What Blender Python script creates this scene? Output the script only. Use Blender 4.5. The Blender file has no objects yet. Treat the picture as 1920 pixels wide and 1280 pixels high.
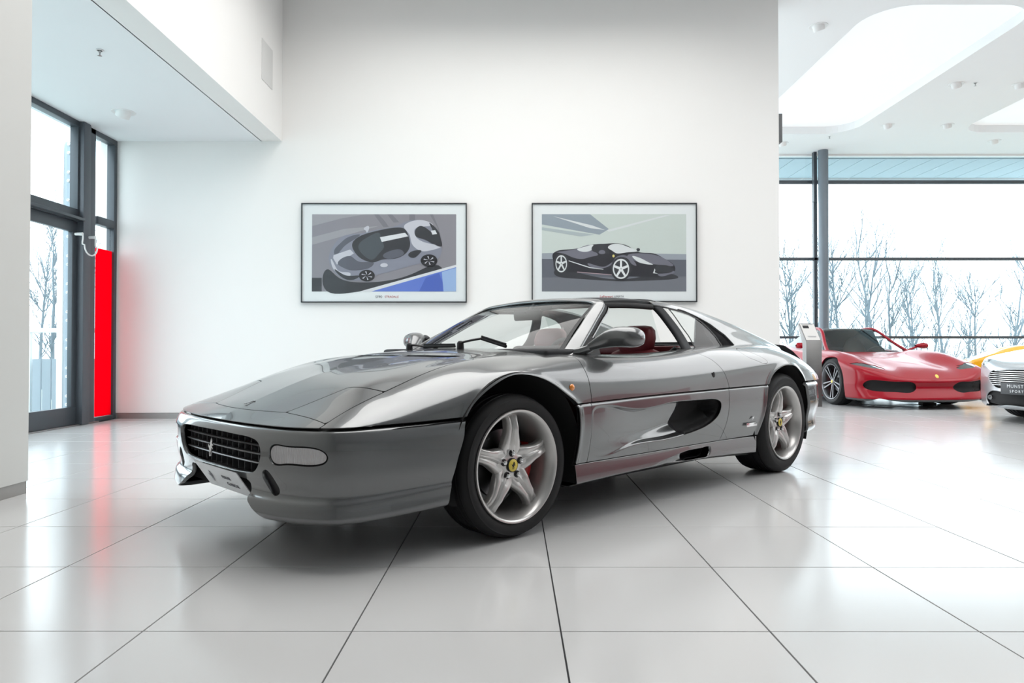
import bpy, math, random
import numpy as np
from mathutils import Vector, Matrix
random.seed(7)
SC = bpy.context.scene
COL = SC.collection
R = math.radians

# ------------------------------------------------------------------ camera
cam_d = bpy.data.cameras.new('camera')
cam_d.sensor_width = 36.0
cam_d.lens = 1320.0 / 1920.0 * 36.0
cam_d.clip_end = 300
cam = bpy.data.objects.new('camera', cam_d)
COL.objects.link(cam)
cam.location = (0, 0, 0.805)
cam.rotation_euler = (R(90.738), 0, R(0.087))
SC.camera = cam

# ------------------------------------------------------------------ world, sun, area lights, exposure
SC.view_settings.view_transform = 'Standard'
SC.view_settings.look = 'None'
SC.view_settings.gamma = 1.0
SC.view_settings.use_curve_mapping = False
SC.view_settings.exposure = 0.0
W = bpy.data.worlds.new('overcast_sky')
SC.world = W
W.use_nodes = True
wn = W.node_tree
wn.nodes['Background'].inputs[0].default_value = (0.90, 0.96, 1.0, 1)
wn.nodes['Background'].inputs[1].default_value = 4.5

def area_light(name, loc, rot, sx, sy, power, col=(1, 1, 1), spread=180):
    d = bpy.data.lights.new(name, 'AREA')
    d.shape = 'RECTANGLE'; d.size = sx; d.size_y = sy; d.energy = power; d.color = col
    d.spread = R(spread)
    o = bpy.data.objects.new(name, d); COL.objects.link(o)
    o.location = loc; o.rotation_euler = rot
    return o

area_light('hall_fill_light', (0.2, 4.7, 4.93), (0, 0, 0), 4.6, 5.4, 222, (1, .985, .96), 165)  # broad fill added under the unseen hall ceiling to brighten the room
area_light('showroom_ceiling_lamp', (8.5, 6.5, 4.93), (0, 0, 0), 8, 9, 460, (1, 1, 1))

# ------------------------------------------------------------------ materials
MATS = {}
def mat(name, col, rough=0.5, metal=0.0, coat=0.0, noise=0.0, nscale=20.0, bump=0.0, ior=1.5,
        trans=0.0, emit=None, estr=0.0, coat_rough=0.03, aniso=None, flake=0.0, spec=0.5):
    if name in MATS: return MATS[name]
    m = bpy.data.materials.new(name); m.use_nodes = True
    nt = m.node_tree; b = nt.nodes['Principled BSDF']
    b.inputs['Base Color'].default_value = (*col, 1)
    b.inputs['Roughness'].default_value = rough
    b.inputs['Metallic'].default_value = metal
    b.inputs['IOR'].default_value = ior
    b.inputs['Specular IOR Level'].default_value = spec
    b.inputs['Coat Weight'].default_value = coat
    b.inputs['Coat Roughness'].default_value = coat_rough
    b.inputs['Transmission Weight'].default_value = trans
    if emit:
        b.inputs['Emission Color'].default_value = (*emit, 1)
        b.inputs['Emission Strength'].default_value = estr
    if noise > 0 or bump > 0:
        tc = nt.nodes.new('ShaderNodeTexCoord')
        n = nt.nodes.new('ShaderNodeTexNoise'); n.inputs['Scale'].default_value = nscale
        n.inputs['Detail'].default_value = 4
        nt.links.new(tc.outputs['Object'], n.inputs['Vector'])
        if noise > 0:
            mx = nt.nodes.new('ShaderNodeMix'); mx.data_type = 'RGBA'
            mx.inputs[6].default_value = (*[max(0, c * (1 - noise)) for c in col], 1)
            mx.inputs[7].default_value = (*[min(1, c * (1 + noise)) for c in col], 1)
            nt.links.new(n.outputs['Fac'], mx.inputs[0])
            nt.links.new(mx.outputs[2], b.inputs['Base Color'])
        if bump > 0:
            bp = nt.nodes.new('ShaderNodeBump'); bp.inputs['Strength'].default_value = bump
            bp.inputs['Distance'].default_value = 0.01
            nt.links.new(n.outputs['Fac'], bp.inputs['Height'])
            nt.links.new(bp.outputs['Normal'], b.inputs['Normal'])
    MATS[name] = m
    return m

def glass_mat(name, col=(0.95, 0.98, 0.98)):
    if name in MATS: return MATS[name]
    m = bpy.data.materials.new(name); m.use_nodes = True
    nt = m.node_tree; nt.nodes.clear()
    out = nt.nodes.new('ShaderNodeOutputMaterial')
    t = nt.nodes.new('ShaderNodeBsdfTransparent'); t.inputs[0].default_value = (*col, 1)
    g = nt.nodes.new('ShaderNodeBsdfGlossy'); g.inputs['Roughness'].default_value = 0.01
    fr = nt.nodes.new('ShaderNodeFresnel'); fr.inputs['IOR'].default_value = 1.45
    ge = nt.nodes.new('ShaderNodeNewGeometry'); mt = nt.nodes.new('ShaderNodeMath'); mt.operation = 'SUBTRACT'; mt.inputs[0].default_value = 1
    nt.links.new(ge.outputs['Backfacing'], mt.inputs[1])
    m2 = nt.nodes.new('ShaderNodeMath'); m2.operation = 'MULTIPLY'
    nt.links.new(fr.outputs[0], m2.inputs[0]); nt.links.new(mt.outputs[0], m2.inputs[1])
    mx = nt.nodes.new('ShaderNodeMixShader')
    nt.links.new(m2.outputs[0], mx.inputs[0]); nt.links.new(t.outputs[0], mx.inputs[1])
    nt.links.new(g.outputs[0], mx.inputs[2]); nt.links.new(mx.outputs[0], out.inputs[0])
    MATS[name] = m
    return m

def film_mat(name, col):
    m = bpy.data.materials.new(name); m.use_nodes = True
    nt = m.node_tree; nt.nodes.clear()
    out = nt.nodes.new('ShaderNodeOutputMaterial')
    t = nt.nodes.new('ShaderNodeBsdfTranslucent'); t.inputs[0].default_value = (*col, 1)
    d = nt.nodes.new('ShaderNodeBsdfDiffuse'); d.inputs[0].default_value = (*col, 1)
    mx = nt.nodes.new('ShaderNodeMixShader'); mx.inputs[0].default_value = 0.35
    nt.links.new(t.outputs[0], mx.inputs[1]); nt.links.new(d.outputs[0], mx.inputs[2])
    nt.links.new(mx.outputs[0], out.inputs[0])
    return m

M_WALL = mat('white_plaster', (0.86, 0.855, 0.84), 0.75, noise=0.006, nscale=3, bump=0.02)
M_CEIL = mat('ceiling_plaster', (0.86, 0.87, 0.88), 0.8, noise=0.006, nscale=3)
M_ALC = mat('alcove_plaster', (0.84, 0.87, 0.89), 0.8, noise=0.006, nscale=3)
M_DARK = mat('anthracite_aluminium', (0.07, 0.082, 0.095), 0.35, 0.3, noise=0.03)
M_STEEL = mat('brushed_steel', (0.42, 0.42, 0.42), 0.28, 1.0, noise=0.05, nscale=60)
M_BASEB = mat('grey_skirting', (0.33, 0.32, 0.31), 0.4, 0.5, noise=0.04)
M_GROUT = mat('dark_grout', (0.045, 0.045, 0.05), 0.9, noise=0.1, nscale=80)
M_GLASS = glass_mat('window_glass', (0.93, 0.975, 0.985))
M_PGLASS = glass_mat('picture_glass', (.985, .99, .99))
M_BLACK = mat('black_plastic', (0.010, 0.010, 0.012), 0.5, spec=.3, noise=0.1, nscale=200)
M_WHITE = mat('white_enamel', (0.82, 0.82, 0.82), 0.35, noise=0.01)

# ------------------------------------------------------------------ mesh helpers
def link(name, me, m=None, parent=None):
    o = bpy.data.objects.new(name, me); COL.objects.link(o)
    if m is not None:
        for mm in (m if isinstance(m, (list, tuple)) else [m]): me.materials.append(mm)
    if parent is not None: o.parent = parent
    return o

def empty(name, label, cat, loc=(0, 0, 0), rz=0.0, group=None):
    o = bpy.data.objects.new(name, None); COL.objects.link(o)
    o.empty_display_size = 0.1
    o.location = loc; o.rotation_euler = (0, 0, rz)
    o['label'] = label; o['category'] = cat
    if group: o['group'] = group
    return o

def tag(o, label, cat=None, group=None):
    o['label'] = label
    if cat: o['category'] = cat
    if group: o['group'] = group
    return o

def struct(o):
    o['kind'] = 'structure'; return o

class MB:
    def __init__(s): s.v = []; s.f = []; s.mi = []; s.sm = []
    def add(s, vs, fs, mi=0, smooth=False):
        k = len(s.v); s.v += [tuple(map(float, p)) for p in vs]
        for f in fs:
            s.f.append(tuple(int(i) + k for i in f)); s.mi.append(mi); s.sm.append(smooth)
        return s
    def box(s, a, b, mi=0, M=None):
        (x0, y0, z0), (x1, y1, z1) = a, b
        vs = [Vector((x, y, z)) for z in (z0, z1) for y in (y0, y1) for x in (x0, x1)]
        if M is not None: vs = [M @ p for p in vs]
        fs = [(0, 2, 3, 1), (4, 5, 7, 6), (0, 1, 5, 4), (2, 6, 7, 3), (0, 4, 6, 2), (1, 3, 7, 5)]
        return s.add(vs, fs, mi)
    def prism(s, pts, n, axis_fn, mi=0):
        """pts 2-D outline (ccw), axis_fn(p, side) -> 3-D for side 0/1"""
        k = len(pts)
        vs = [axis_fn(p, 0) for p in pts] + [axis_fn(p, 1) for p in pts]
        fs = [tuple(range(k))[::-1], tuple(range(k, 2 * k))]
        fs += [(i, (i + 1) % k, k + (i + 1) % k, k + i) for i in range(k)]
        return s.add(vs, fs, mi)
    def lathe(s, prof, n=48, c=(0, 0, 0), axis='y', a0=0.0, a1=2 * math.pi, mi=0, smooth=True):
        """prof: list of (axial, radius)"""
        full = abs(a1 - a0 - 2 * math.pi) < 1e-6
        m = n if full else n + 1
        vs = []
        for i in range(m):
            a = a0 + (a1 - a0) * i / n
            for (t, r) in prof:
                ca, sa = math.cos(a) * r, math.sin(a) * r
                if axis == 'y': p = (ca, t, sa)
                elif axis == 'z': p = (ca, sa, t)
                else: p = (t, ca, sa)
                vs.append((p[0] + c[0], p[1] + c[1], p[2] + c[2]))
        k = len(prof); fs = []
        for i in range(n):
            j = (i + 1) % m
            for q in range(k - 1):
                fs.append((i * k + q, j * k + q, j * k + q + 1, i * k + q + 1))
        return s.add(vs, fs, mi, smooth)
    def tube(s, pts, rad, n=10, mi=0, cap=True, up=(0, 0, 1)):
        pts = [Vector(p) for p in pts]
        rr = rad if isinstance(rad, (list, tuple)) else [rad] * len(pts)
        vs = []; prev = None
        for i, p in enumerate(pts):
            t = (pts[min(i + 1, len(pts) - 1)] - pts[max(i - 1, 0)]).normalized()
            if prev is None:
                u = Vector(up)
                if abs(u.dot(t)) > 0.95: u = Vector((1, 0, 0))
                x = t.cross(u).normalized()
            else:
                x = (prev - t * prev.dot(t)).normalized()
            prev = x; y = t.cross(x)
            for k in range(n):
                a = 2 * math.pi * k / n
                q = rr[i]
                qa, qb = (q if isinstance(q, (list, tuple)) else (q, q))
                vs.append(p + x * math.cos(a) * qa + y * math.sin(a) * qb)
        fs = []
        for i in range(len(pts) - 1):
            for k in range(n):
                fs.append((i * n + k, i * n + (k + 1) % n, (i + 1) * n + (k + 1) % n, (i + 1) * n + k))
        s.add(vs, fs, mi, True)
        if cap:
            s.add(vs[:n], [tuple(range(n))[::-1]], mi); s.add(vs[-n:], [tuple(range(n))], mi)
        return s
    def grid(s, P, mi=0, smooth=True, closed_u=False):
        P = np.asarray(P); nu, nv = P.shape[:2]
        vs = P.reshape(-1, 3); fs = []
        for i in range(nu if closed_u else nu - 1):
            i2 = (i + 1) % nu
            for j in range(nv - 1):
                fs.append((i * nv + j, i2 * nv + j, i2 * nv + j + 1, i * nv + j + 1))
        return s.add(vs, fs, mi, smooth)
    def build(s, name, m, parent=None, M=None, fix=True, bevel=0):
        me = bpy.data.meshes.new(name)
        me.from_pydata([tuple(M @ Vector(p)) for p in s.v] if M is not None else s.v, [], s.f)
        me.polygons.foreach_set('material_index', s.mi)
        me.polygons.foreach_set('use_smooth', s.sm)
        if fix:
            import bmesh
            bm = bmesh.new(); bm.from_mesh(me)
            bmesh.ops.remove_doubles(bm, verts=bm.verts, dist=1e-6)
            bmesh.ops.recalc_face_normals(bm, faces=bm.faces)
            if bevel:
                es = [e for e in bm.edges if len(e.link_faces) == 2 and e.calc_face_angle(0) > 0.6]
                bmesh.ops.bevel(bm, geom=es, offset=bevel, segments=3, affect='EDGES', profile=0.5)
                for f in bm.faces: f.smooth = True
            bm.to_mesh(me); bm.free()
            if bevel: me.set_sharp_from_angle(angle=R(50))
            else:
                if any(s.sm): me.set_sharp_from_angle(angle=R(55))
        me.update()
        return link(name, me, m, parent)

def boxo(name, a, b, m, parent=None, bevel=0):
    return MB().box(a, b).build(name, m, parent, bevel=bevel)

def text_mesh(name, body, size, m, M, parent=None, extrude=0.0005, align='CENTER', spacing=1.0):
    c = bpy.data.curves.new(name, 'FONT'); c.body = body; c.size = size
    c.align_x = align; c.align_y = 'CENTER'; c.extrude = extrude; c.space_character = spacing
    t = bpy.data.objects.new(name + '_tmp', c); COL.objects.link(t)
    dg = bpy.context.evaluated_depsgraph_get()
    me = bpy.data.meshes.new_from_object(t.evaluated_get(dg))
    bpy.data.objects.remove(t); bpy.data.curves.remove(c)
    me.transform(M); me.name = name
    return link(name, me, m, parent)

# ---- splines and clipped patches
def spl_matrix(x, t):
    """natural cubic spline as a linear operator: values at knots x -> values at t"""
    x = np.asarray(x, float); t = np.asarray(t, float); n = len(x)
    h = np.diff(x)
    A = np.zeros((n, n)); B = np.zeros((n, n)); A[0, 0] = A[-1, -1] = 1
    for i in range(1, n - 1):
        A[i, i - 1] = h[i - 1]; A[i, i] = 2 * (h[i - 1] + h[i]); A[i, i + 1] = h[i]
        B[i, i - 1] = 6 / h[i - 1]; B[i, i] = -6 / h[i - 1] - 6 / h[i]; B[i, i + 1] = 6 / h[i]
    S = np.linalg.solve(A, B)
    k = np.clip(np.searchsorted(x, t) - 1, 0, n - 2)
    a = (x[k + 1] - t) / h[k]; b = (t - x[k]) / h[k]
    M = np.zeros((len(t), n)); r = np.arange(len(t))
    # linear extrapolation outside
    lo, hi = t < x[0], t > x[-1]
    np.add.at(M, (r, k), a); np.add.at(M, (r, k + 1), b)
    ca = np.where(lo | hi, 0, (a ** 3 - a) * h[k] ** 2 / 6); cb = np.where(lo | hi, 0, (b ** 3 - b) * h[k] ** 2 / 6)
    M += ca[:, None] * S[k] + cb[:, None] * S[k + 1]
    return M
def spl(x, y, t):
    t = np.asarray(t, float); sh = t.shape
    r = spl_matrix(x, t.ravel()) @ np.asarray(y, float)
    return r.reshape(sh + r.shape[1:])
def lin(x, y, t): return np.interp(t, x, y)
def sstep(a, b, x):
    t = np.clip((np.asarray(x) - a) / (b - a), 0, 1); return t * t * (3 - 2 * t)
def curve_pts(pts, n):
    p = np.array(pts, float); d = np.r_[0, np.cumsum(np.linalg.norm(np.diff(p, axis=0), axis=1))]
    return spl(d, p, np.linspace(0, d[-1], n))
def closed_curve(pts, n=80):
    p = np.array(pts, float); k = len(p); q = np.vstack([p, p, p]); 
    d = np.r_[0, np.cumsum(np.linalg.norm(np.diff(q, axis=0), axis=1))]
    return spl(d, q, np.linspace(d[k], d[2 * k], n + 1)[:-1])
def sd_poly(X, Y, poly):
    """signed distance, positive inside"""
    poly = np.asarray(poly, float); sh = X.shape
    x = X.ravel(); y = Y.ravel(); d = np.full(x.shape, 1e9); ins = np.zeros(x.shape, bool)
    n = len(poly)
    for i in range(n):
        ax, ay = poly[i]; bx, by = poly[(i + 1) % n]
        ex, ey = bx - ax, by - ay; L = ex * ex + ey * ey + 1e-18
        t = np.clip(((x - ax) * ex + (y - ay) * ey) / L, 0, 1)
        d = np.minimum(d, np.hypot(x - ax - t * ex, y - ay - t * ey))
        c = (ay > y) != (by > y)
        with np.errstate(divide='ignore', invalid='ignore'):
            xi = ax + (y - ay) * ex / (ey if ey != 0 else 1e-18)
        ins ^= c & (x < xi)
    return np.where(ins, d, -d).reshape(sh)

def grid_normals(P, ref=None):
    du = np.gradient(P, axis=0); dv = np.gradient(P, axis=1)
    N = np.cross(du, dv); N /= (np.linalg.norm(N, axis=2, keepdims=True) + 1e-12)
    if ref is None: ref = P * np.array([0, 1, 1]) - np.array([0, 0, 0.35])
    if (N * ref).sum() < 0: N = -N
    return N

def clip_grid(P, N, F):
    """keep F>0 of a grid. returns verts, normals, faces"""
    nu, nv = F.shape
    idx = np.arange(nu * nv).reshape(nu, nv)
    ins = F > 0
    c = ins[:-1, :-1].astype(int) + ins[1:, :-1] + ins[1:, 1:] + ins[:-1, 1:]
    full = c == 4
    q = np.stack([idx[:-1, :-1], idx[1:, :-1], idx[1:, 1:], idx[:-1, 1:]], -1)
    faces = [tuple(r) for r in q[full].tolist()]
    Pf = P.reshape(-1, 3); Nf = N.reshape(-1, 3); Ff = F.ravel()
    ev = {}; ep = []; en = []
    base = nu * nv
    def cut(a, b):
        k = (a, b) if a < b else (b, a)
        if k not in ev:
            t = Ff[a] / (Ff[a] - Ff[b]); t = min(max(t, 1e-4), 1 - 1e-4)
            p = Pf[a] * (1 - t) + Pf[b] * t; n = Nf[a] * (1 - t) + Nf[b] * t
            ev[k] = base + len(ep); ep.append(p); en.append(n / (np.linalg.norm(n) + 1e-12))
        return ev[k]
    for r in q[(c > 0) & (c < 4)].tolist():
        out = []
        for i in range(4):
            a, b = r[i], r[(i + 1) % 4]
            if Ff[a] > 0: out.append(a)
            if (Ff[a] > 0) != (Ff[b] > 0): out.append(cut(a, b))
        if len(out) >= 3: faces.append(tuple(out))
    V = np.vstack([Pf] + ([np.array(ep)] if ep else [])); NN = np.vstack([Nf] + ([np.array(en)] if en else []))
    used = np.zeros(len(V), bool)
    for f in faces: used[list(f)] = True
    mp = -np.ones(len(V), int); mp[used] = np.arange(used.sum())
    return V[used], NN[used], [tuple(mp[i] for i in f) for f in faces]

def panel_data(P, N, F, flange=0.008, flip=False):
    V, NN, faces = clip_grid(P, N, F)
    if len(faces) == 0: return None
    # winding to match the normals
    f0 = faces[:: max(1, len(faces) // 50)]
    s = 0
    for f in f0:
        s += np.dot(np.cross(V[f[1]] - V[f[0]], V[f[2]] - V[f[0]]), NN[f[0]])
    if s < 0: faces = [f[::-1] for f in faces]
    nrm = [NN]; fl = []
    if flange:
        cnt = {}
        for f in faces:
            for i in range(len(f)):
                a, b = f[i], f[(i + 1) % len(f)]
                cnt[(a, b)] = cnt.get((a, b), 0) + 1
        be = [(a, b) for (a, b) in cnt if (b, a) not in cnt]
        bv = sorted({i for e in be for i in e}); k0 = len(V)
        m = {v: i for i, v in enumerate(bv)}; nb = len(bv)
        bvn = NN[bv]; T = V[bv]; Bt = T - bvn * flange
        # outward in-plane normals for the flange
        on = np.zeros((nb, 3))
        for a, b in be:
            t = V[b] - V[a]; o = np.cross(t, NN[a]); on[m[a]] += o; on[m[b]] += o
        on /= (np.linalg.norm(on, axis=1, keepdims=True) + 1e-12)
        V = np.vstack([V, T, Bt]); nrm += [(on + bvn * 0.6), on]
        for a, b in be: fl.append((b_ := k0 + m[b], a_ := k0 + m[a], a_ + nb, b_ + nb))
    NN = np.vstack(nrm); NN = NN / (np.linalg.norm(NN, axis=1, keepdims=True) + 1e-12)
    return V, NN, faces + fl

def join_data(ds):
    Vs = []; Ns = []; Fs = []; k = 0
    for d in ds:
        if d is None: continue
        V, N, F = d; Vs.append(V); Ns.append(N); Fs += [tuple(i + k for i in f) for f in F]; k += len(V)
    return np.vstack(Vs), np.vstack(Ns), Fs

def mirror_data(d):
    V, N, F = d; m = np.array([1, -1, 1]); return V * m, N * m, [f[::-1] for f in F]

def data_obj(name, d, m, parent, conv=True):
    """car coordinates (u back, v left, z up) -> local (x forward, y left, z up)"""
    if d is None: return None
    V, N, F = d
    if conv:
        c = np.array([-1, 1, 1]); V = V * c; N = N * c; F = [f[::-1] for f in F]
    me = bpy.data.meshes.new(name)
    me.from_pydata(V.tolist(), [], F)
    me.polygons.foreach_set('use_smooth', [True] * len(F))
    me.update()
    me.normals_split_custom_set_from_vertices(N.tolist())
    return link(name, me, m, parent)
# ================================================================== THE SETTING
XL, YB, CH = -2.745, 8.33, 5.0          # left wall plane, back wall plane, ceiling height
YW, XR, YN = 15.0, 14.0, -8.0           # far glazing, right wall, end behind the camera
XA, HA = -4.70, 3.29                    # alcove glazing plane, alcove height

# floor: grout bed with tiles laid on it
M_TILE = mat('porcelain_tile', (0.60, 0.60, 0.60), 0.17, noise=0.02, nscale=1.7, bump=0.004, ior=1.65, coat=0.0)
floor = struct(MB().box((-5.2, YN, -0.12), (XR, YW + .2, -0.012)).box((XL, YN, -0.013), (XR, YW + .2, -0.0075)).build('floor', M_GROUT))
TX0, TY0, TS = 0.137, 2.03, 0.6
def tile_mesh(sx, sy, x0=0, y0=0, mb=None):
    hx, hy, c = sx / 2, sy / 2, 0.0006
    vs = [(-hx, -hy, -.011), (hx, -hy, -.011), (hx, hy, -.011), (-hx, hy, -.011),
          (-hx, -hy, -c), (hx, -hy, -c), (hx, hy, -c), (-hx, hy, -c),
          (-hx + c, -hy + c, 0), (hx - c, -hy + c, 0), (hx - c, hy - c, 0), (-hx + c, hy - c, 0)]
    fs = [(8, 9, 10, 11)] + [(a, (a + 1) % 4, 4 + (a + 1) % 4, 4 + a) for a in range(4)] + \
         [(4 + a, 4 + (a + 1) % 4, 8 + (a + 1) % 4, 8 + a) for a in range(4)]
    vs = [(x + x0, y + y0, z) for x, y, z in vs]
    mb = mb or MB(); mb.add(vs, fs); return mb
tiles = []
for i in range(-9, 24):
    for j in range(-17, 22):
        x = TX0 + (i + .5) * TS; y = TY0 + (j + .5) * TS
        if x + TS / 2 < XL + .03 and not (y > 3.9): continue
        if x - TS / 2 < XA - 0.35 or y > YW + .1: continue
        vis = y + TS / 2 > 1.65 and abs(x) - TS / 2 < 0.74 * (y + TS / 2) + 0.1 and not (y > YB and x < 3.1)
        tiles.append((0 if vis else 1, y * 1.0, x, y, i, j))
tiles.sort()
tm = tile_mesh(TS - .005, TS - .0042).build('tile', M_TILE).data
bpy.data.objects.remove(bpy.data.objects['tile'])
rest = MB()
for n, (_, _, x, y, i, j) in enumerate(tiles):
    if n < 296:
        o = bpy.data.objects.new('tile', tm); COL.objects.link(o); o.parent = floor
        o.location = (x, y, random.uniform(-.0003, .0003))
    else:
        tile_mesh(TS - .005, TS - .0042, x, y, rest)
o = rest.build('tile_field', M_TILE, floor, fix=False); o['kind'] = 'stuff'

# walls
def wallbox(name, *boxes, m=M_WALL):
    mb = MB()
    for a, b in boxes: mb.box(a, b)
    return struct(mb.build(name, m))
wallbox('wall_back', ((XA - .2, YB, .07), (3.155, YB + .28, CH)), ((XA - .2, YB + .012, -.01), (3.143, YB + .27, .08)))
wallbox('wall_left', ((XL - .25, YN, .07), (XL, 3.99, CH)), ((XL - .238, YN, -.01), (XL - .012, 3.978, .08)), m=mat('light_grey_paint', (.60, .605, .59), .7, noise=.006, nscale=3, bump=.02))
wallbox('wall_fascia', ((XL - .25, 3.99, HA), (XL, YB + .01, CH)))
wallbox('wall_right', ((XR, YN, 0), (XR + .2, YW + .2, CH)))
wallbox('wall_alcove_end', ((XA - .2, 3.2, 0), (XL - .24, 3.4, HA)), m=M_ALC)
wallbox('ceiling_alcove', ((XA - .25, 3.2, HA), (XL - .24, YB + .01, HA + .2)), m=M_ALC)
wallbox('wall_front', ((XL, YN - .1, 0), (XR, YN, CH)))
b = MB().box((XA, YB - .002, 0), (3.15, YB + .02, .068)); struct(b.build('baseboard_back', M_BASEB))
b = MB().box((XL - .24, YN, 0), (XL - .006, 3.985, .068)); struct(b.build('baseboard_left', M_BASEB))
# service hatch in the fascia
h = MB().box((XL, 7.64, 3.77), (XL + .006, 7.98, 4.22)).build('wall_hatch', mat('hatch_grey', (.70, .70, .69), .6, noise=.01), bevel=.002)
tag(h, 'flush grey rectangular access hatch high on the fascia above the alcove', 'hatch')

# ceiling with two luminous coffers cut as real recesses
def rrect(x0, y0, x1, y1, r, n=8):
    pts = []
    for (cx, cy, a0) in ((x1 - r, y1 - r, 0), (x0 + r, y1 - r, 90), (x0 + r, y0 + r, 180), (x1 - r, y0 + r, 270)):
        for k in range(n + 1):
            a = R(a0 + 90 * k / n); pts.append((cx + r * math.cos(a), cy + r * math.sin(a)))
    return pts
coffers = [(4.42, 8.5, 6.50, 13.6), (8.5, 7.6, 10.6, 13.5), (4.42, 1.5, 6.5, 7.0), (8.5, 1.0, 10.6, 6.4)]
import bmesh
bm = bmesh.new()
loops = [[(XL - .3, YN), (XR + .1, YN), (XR + .1, YW + .25), (XL - .3, YW + .25)]] + [rrect(*c, .55) for c in coffers]
es = []
for lp in loops:
    vs = [bm.verts.new((x, y, CH)) for x, y in lp]
    es += [bm.edges.new((vs[i], vs[(i + 1) % len(vs)])) for i in range(len(vs))]
bmesh.ops.triangle_fill(bm, use_beauty=True, use_dissolve=False, edges=es, normal=(0, 0, -1))
me = bpy.data.meshes.new('ceiling'); bm.to_mesh(me); bm.free()
struct(link('ceiling', me, M_CEIL))
struct(boxo('ceiling_slab', (XL - .3, YN, CH + .3), (XR + .1, YW + .2, CH + .4), M_CEIL))
M_LUM = mat('stretched_light_ceiling', (.85, .87, .88), .7, emit=(.93, .97, 1), estr=.30)
for k, c in enumerate(coffers):
    rr = rrect(*c, .55); mb = MB(); n = len(rr)
    mb.add([(x, y, CH) for x, y in rr] + [(x, y, CH + .14) for x, y in rr], [(i, (i + 1) % n, n + (i + 1) % n, n + i) for i in range(n)])
    mb.add([(x, y, CH + .14) for x, y in rr], [tuple(range(n))], 1)
    o = struct(mb.build('ceiling_coffer', [M_CEIL, M_LUM], fix=False))

# downlights
M_LAMPF = mat('lamp_face', (1, 1, 1), .4, emit=(1, .97, .92), estr=3.0)
def downlight(x, y, z, tilt, label, rz=0.0):
    t = empty('downlight', label, 'ceiling light', (x, y, z), rz, 'recessed swivel downlights')
    MB().lathe([(0.0, .085), (-.004, .10), (-.006, .115), (0.0, .118)], 32, axis='z').build('trim_ring', M_WHITE, t)
    M = Matrix.Rotation(tilt, 4, 'X')
    MB().lathe([(.04, .001), (.04, .074), (-.055, .070), (-.06, .064), (-.052, .058)], 32, axis='z').build('lamp_head', M_WHITE, t, M=M)
    MB().lathe([(-.052, .001), (-.052, .059)], 32, axis='z').build('lens', M_LAMPF, t, M=M)
    MB().lathe([(.003, .001), (.003, .086)], 32, axis='z').build('recess', M_BLACK, t)
    return t
downlight(-4.06, 7.3, HA, R(28), 'lone white swivel downlight in the low alcove ceiling on the left', R(60))
for x, y, tl, lb in [
    (3.95, 9.06, 25, 'swivel downlight nearest the white wall end, before the curved coffer'),
    (6.98, 11.05, 30, 'upper left of the four downlights between the two ceiling coffers'),
    (8.0, 11.07, 20, 'downlight cut by the right edge of the photo, level with the upper coffers'),
    (6.97, 13.06, 30, 'lower left downlight between the coffers, near the far glazing'),
    (8.08, 13.06, 22, 'lower downlight close to the left tip of the second white coffer'),
    (5.45, 14.2, 22, 'downlight beside the white wall end just above the far glazing'),
    (9.63, 14.05, 22, 'downlight nearest the far glazing under the second coffer')]:
    downlight(x, y, CH, R(tl), lb, R(-50))
def sprinkler(x, y, z, label):
    t = empty('sprinkler', label, 'sprinkler', (x, y, z), 0, 'ceiling sprinkler heads')
    MB().lathe([(0, .001), (0, .03), (-.004, .033), (-.006, .02)], 24, axis='z').build('rosette', M_WHITE, t)
    MB().lathe([(0, .012), (-.02, .010), (-.02, .006), (-.045, .005), (-.047, .018), (-.050, .001)], 16, axis='z').build('head', M_STEEL, t)
sprinkler(-3.42, 5.79, HA, 'small sprinkler head in the low alcove ceiling on the left')
sprinkler(7.25, 11.0, CH, 'tiny sprinkler beside the downlights between the coffers')
sprinkler(6.2, 13.75, CH, 'tiny sprinkler just before the far glazing')

# wall speaker at the end of the back wall
t = empty('wall_speaker', 'small dark grey box mounted on the end face of the white wall', 'speaker', (3.155, 8.45, 3.45))
MB().box((0, -.12, -.17), (.045, .12, .17)).build('case', mat('grey_case', (.12, .125, .13), .4, noise=.03), t, bevel=.006)
MB().box((.045, -.10, -.15), (.048, .10, .02)).build('grille', M_BLACK, t)

# ---- left alcove glazing (plane X = XA)
def left_frame(name, y0, y1, z0, z1, d=.09, out=.0, m=M_DARK, parent=None):
    return MB().box((XA - d, y0, z0), (XA + out, y1, z1)).build(name, m, parent, bevel=.004)
w = struct(left_frame('window_1', 3.4, YB, HA - .06, HA, .09, .0)); 
for (n, a) in (('frame', (8.27, YB, 0, HA - .06)), ('frame', (7.95, 8.27, 0, .05)), ('frame', (7.95, 8.27, 2.24, 2.33)),
               ('frame', (3.4, 7.62, 2.20, 2.33)), ('frame', (7.575, 7.62, 2.33, HA - .06)), ('frame', (3.4, 3.5, 0, 2.2)), ('frame', (5.6, 5.72, 0, 2.2))):
    left_frame(n, *a, parent=w)
MB().box((XA - .05, 3.4, 2.33), (XA - .044, 7.6, HA - .06)).build('pane', M_GLASS, w)
MB().box((XA - .05, 7.95, 2.33), (XA - .044, 8.27, HA - .06)).build('pane', M_GLASS, w)
MB().box((XA - .05, 7.95, .05), (XA - .044, 8.27, 2.24)).build('pane', M_GLASS, w)
MB().box((XA - .05, 3.5, .05), (XA - .044, 5.6, 2.2)).build('pane', M_GLASS, w)
fr = MB().box((XA - .03, 7.95, .055), (XA - .022, 8.265, 1.97)).build('window_film', film_mat('red_film', (1.0, 0.002, 0.03)), w)
fr['label'] = 'bright red translucent panel behind the narrow window'
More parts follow.
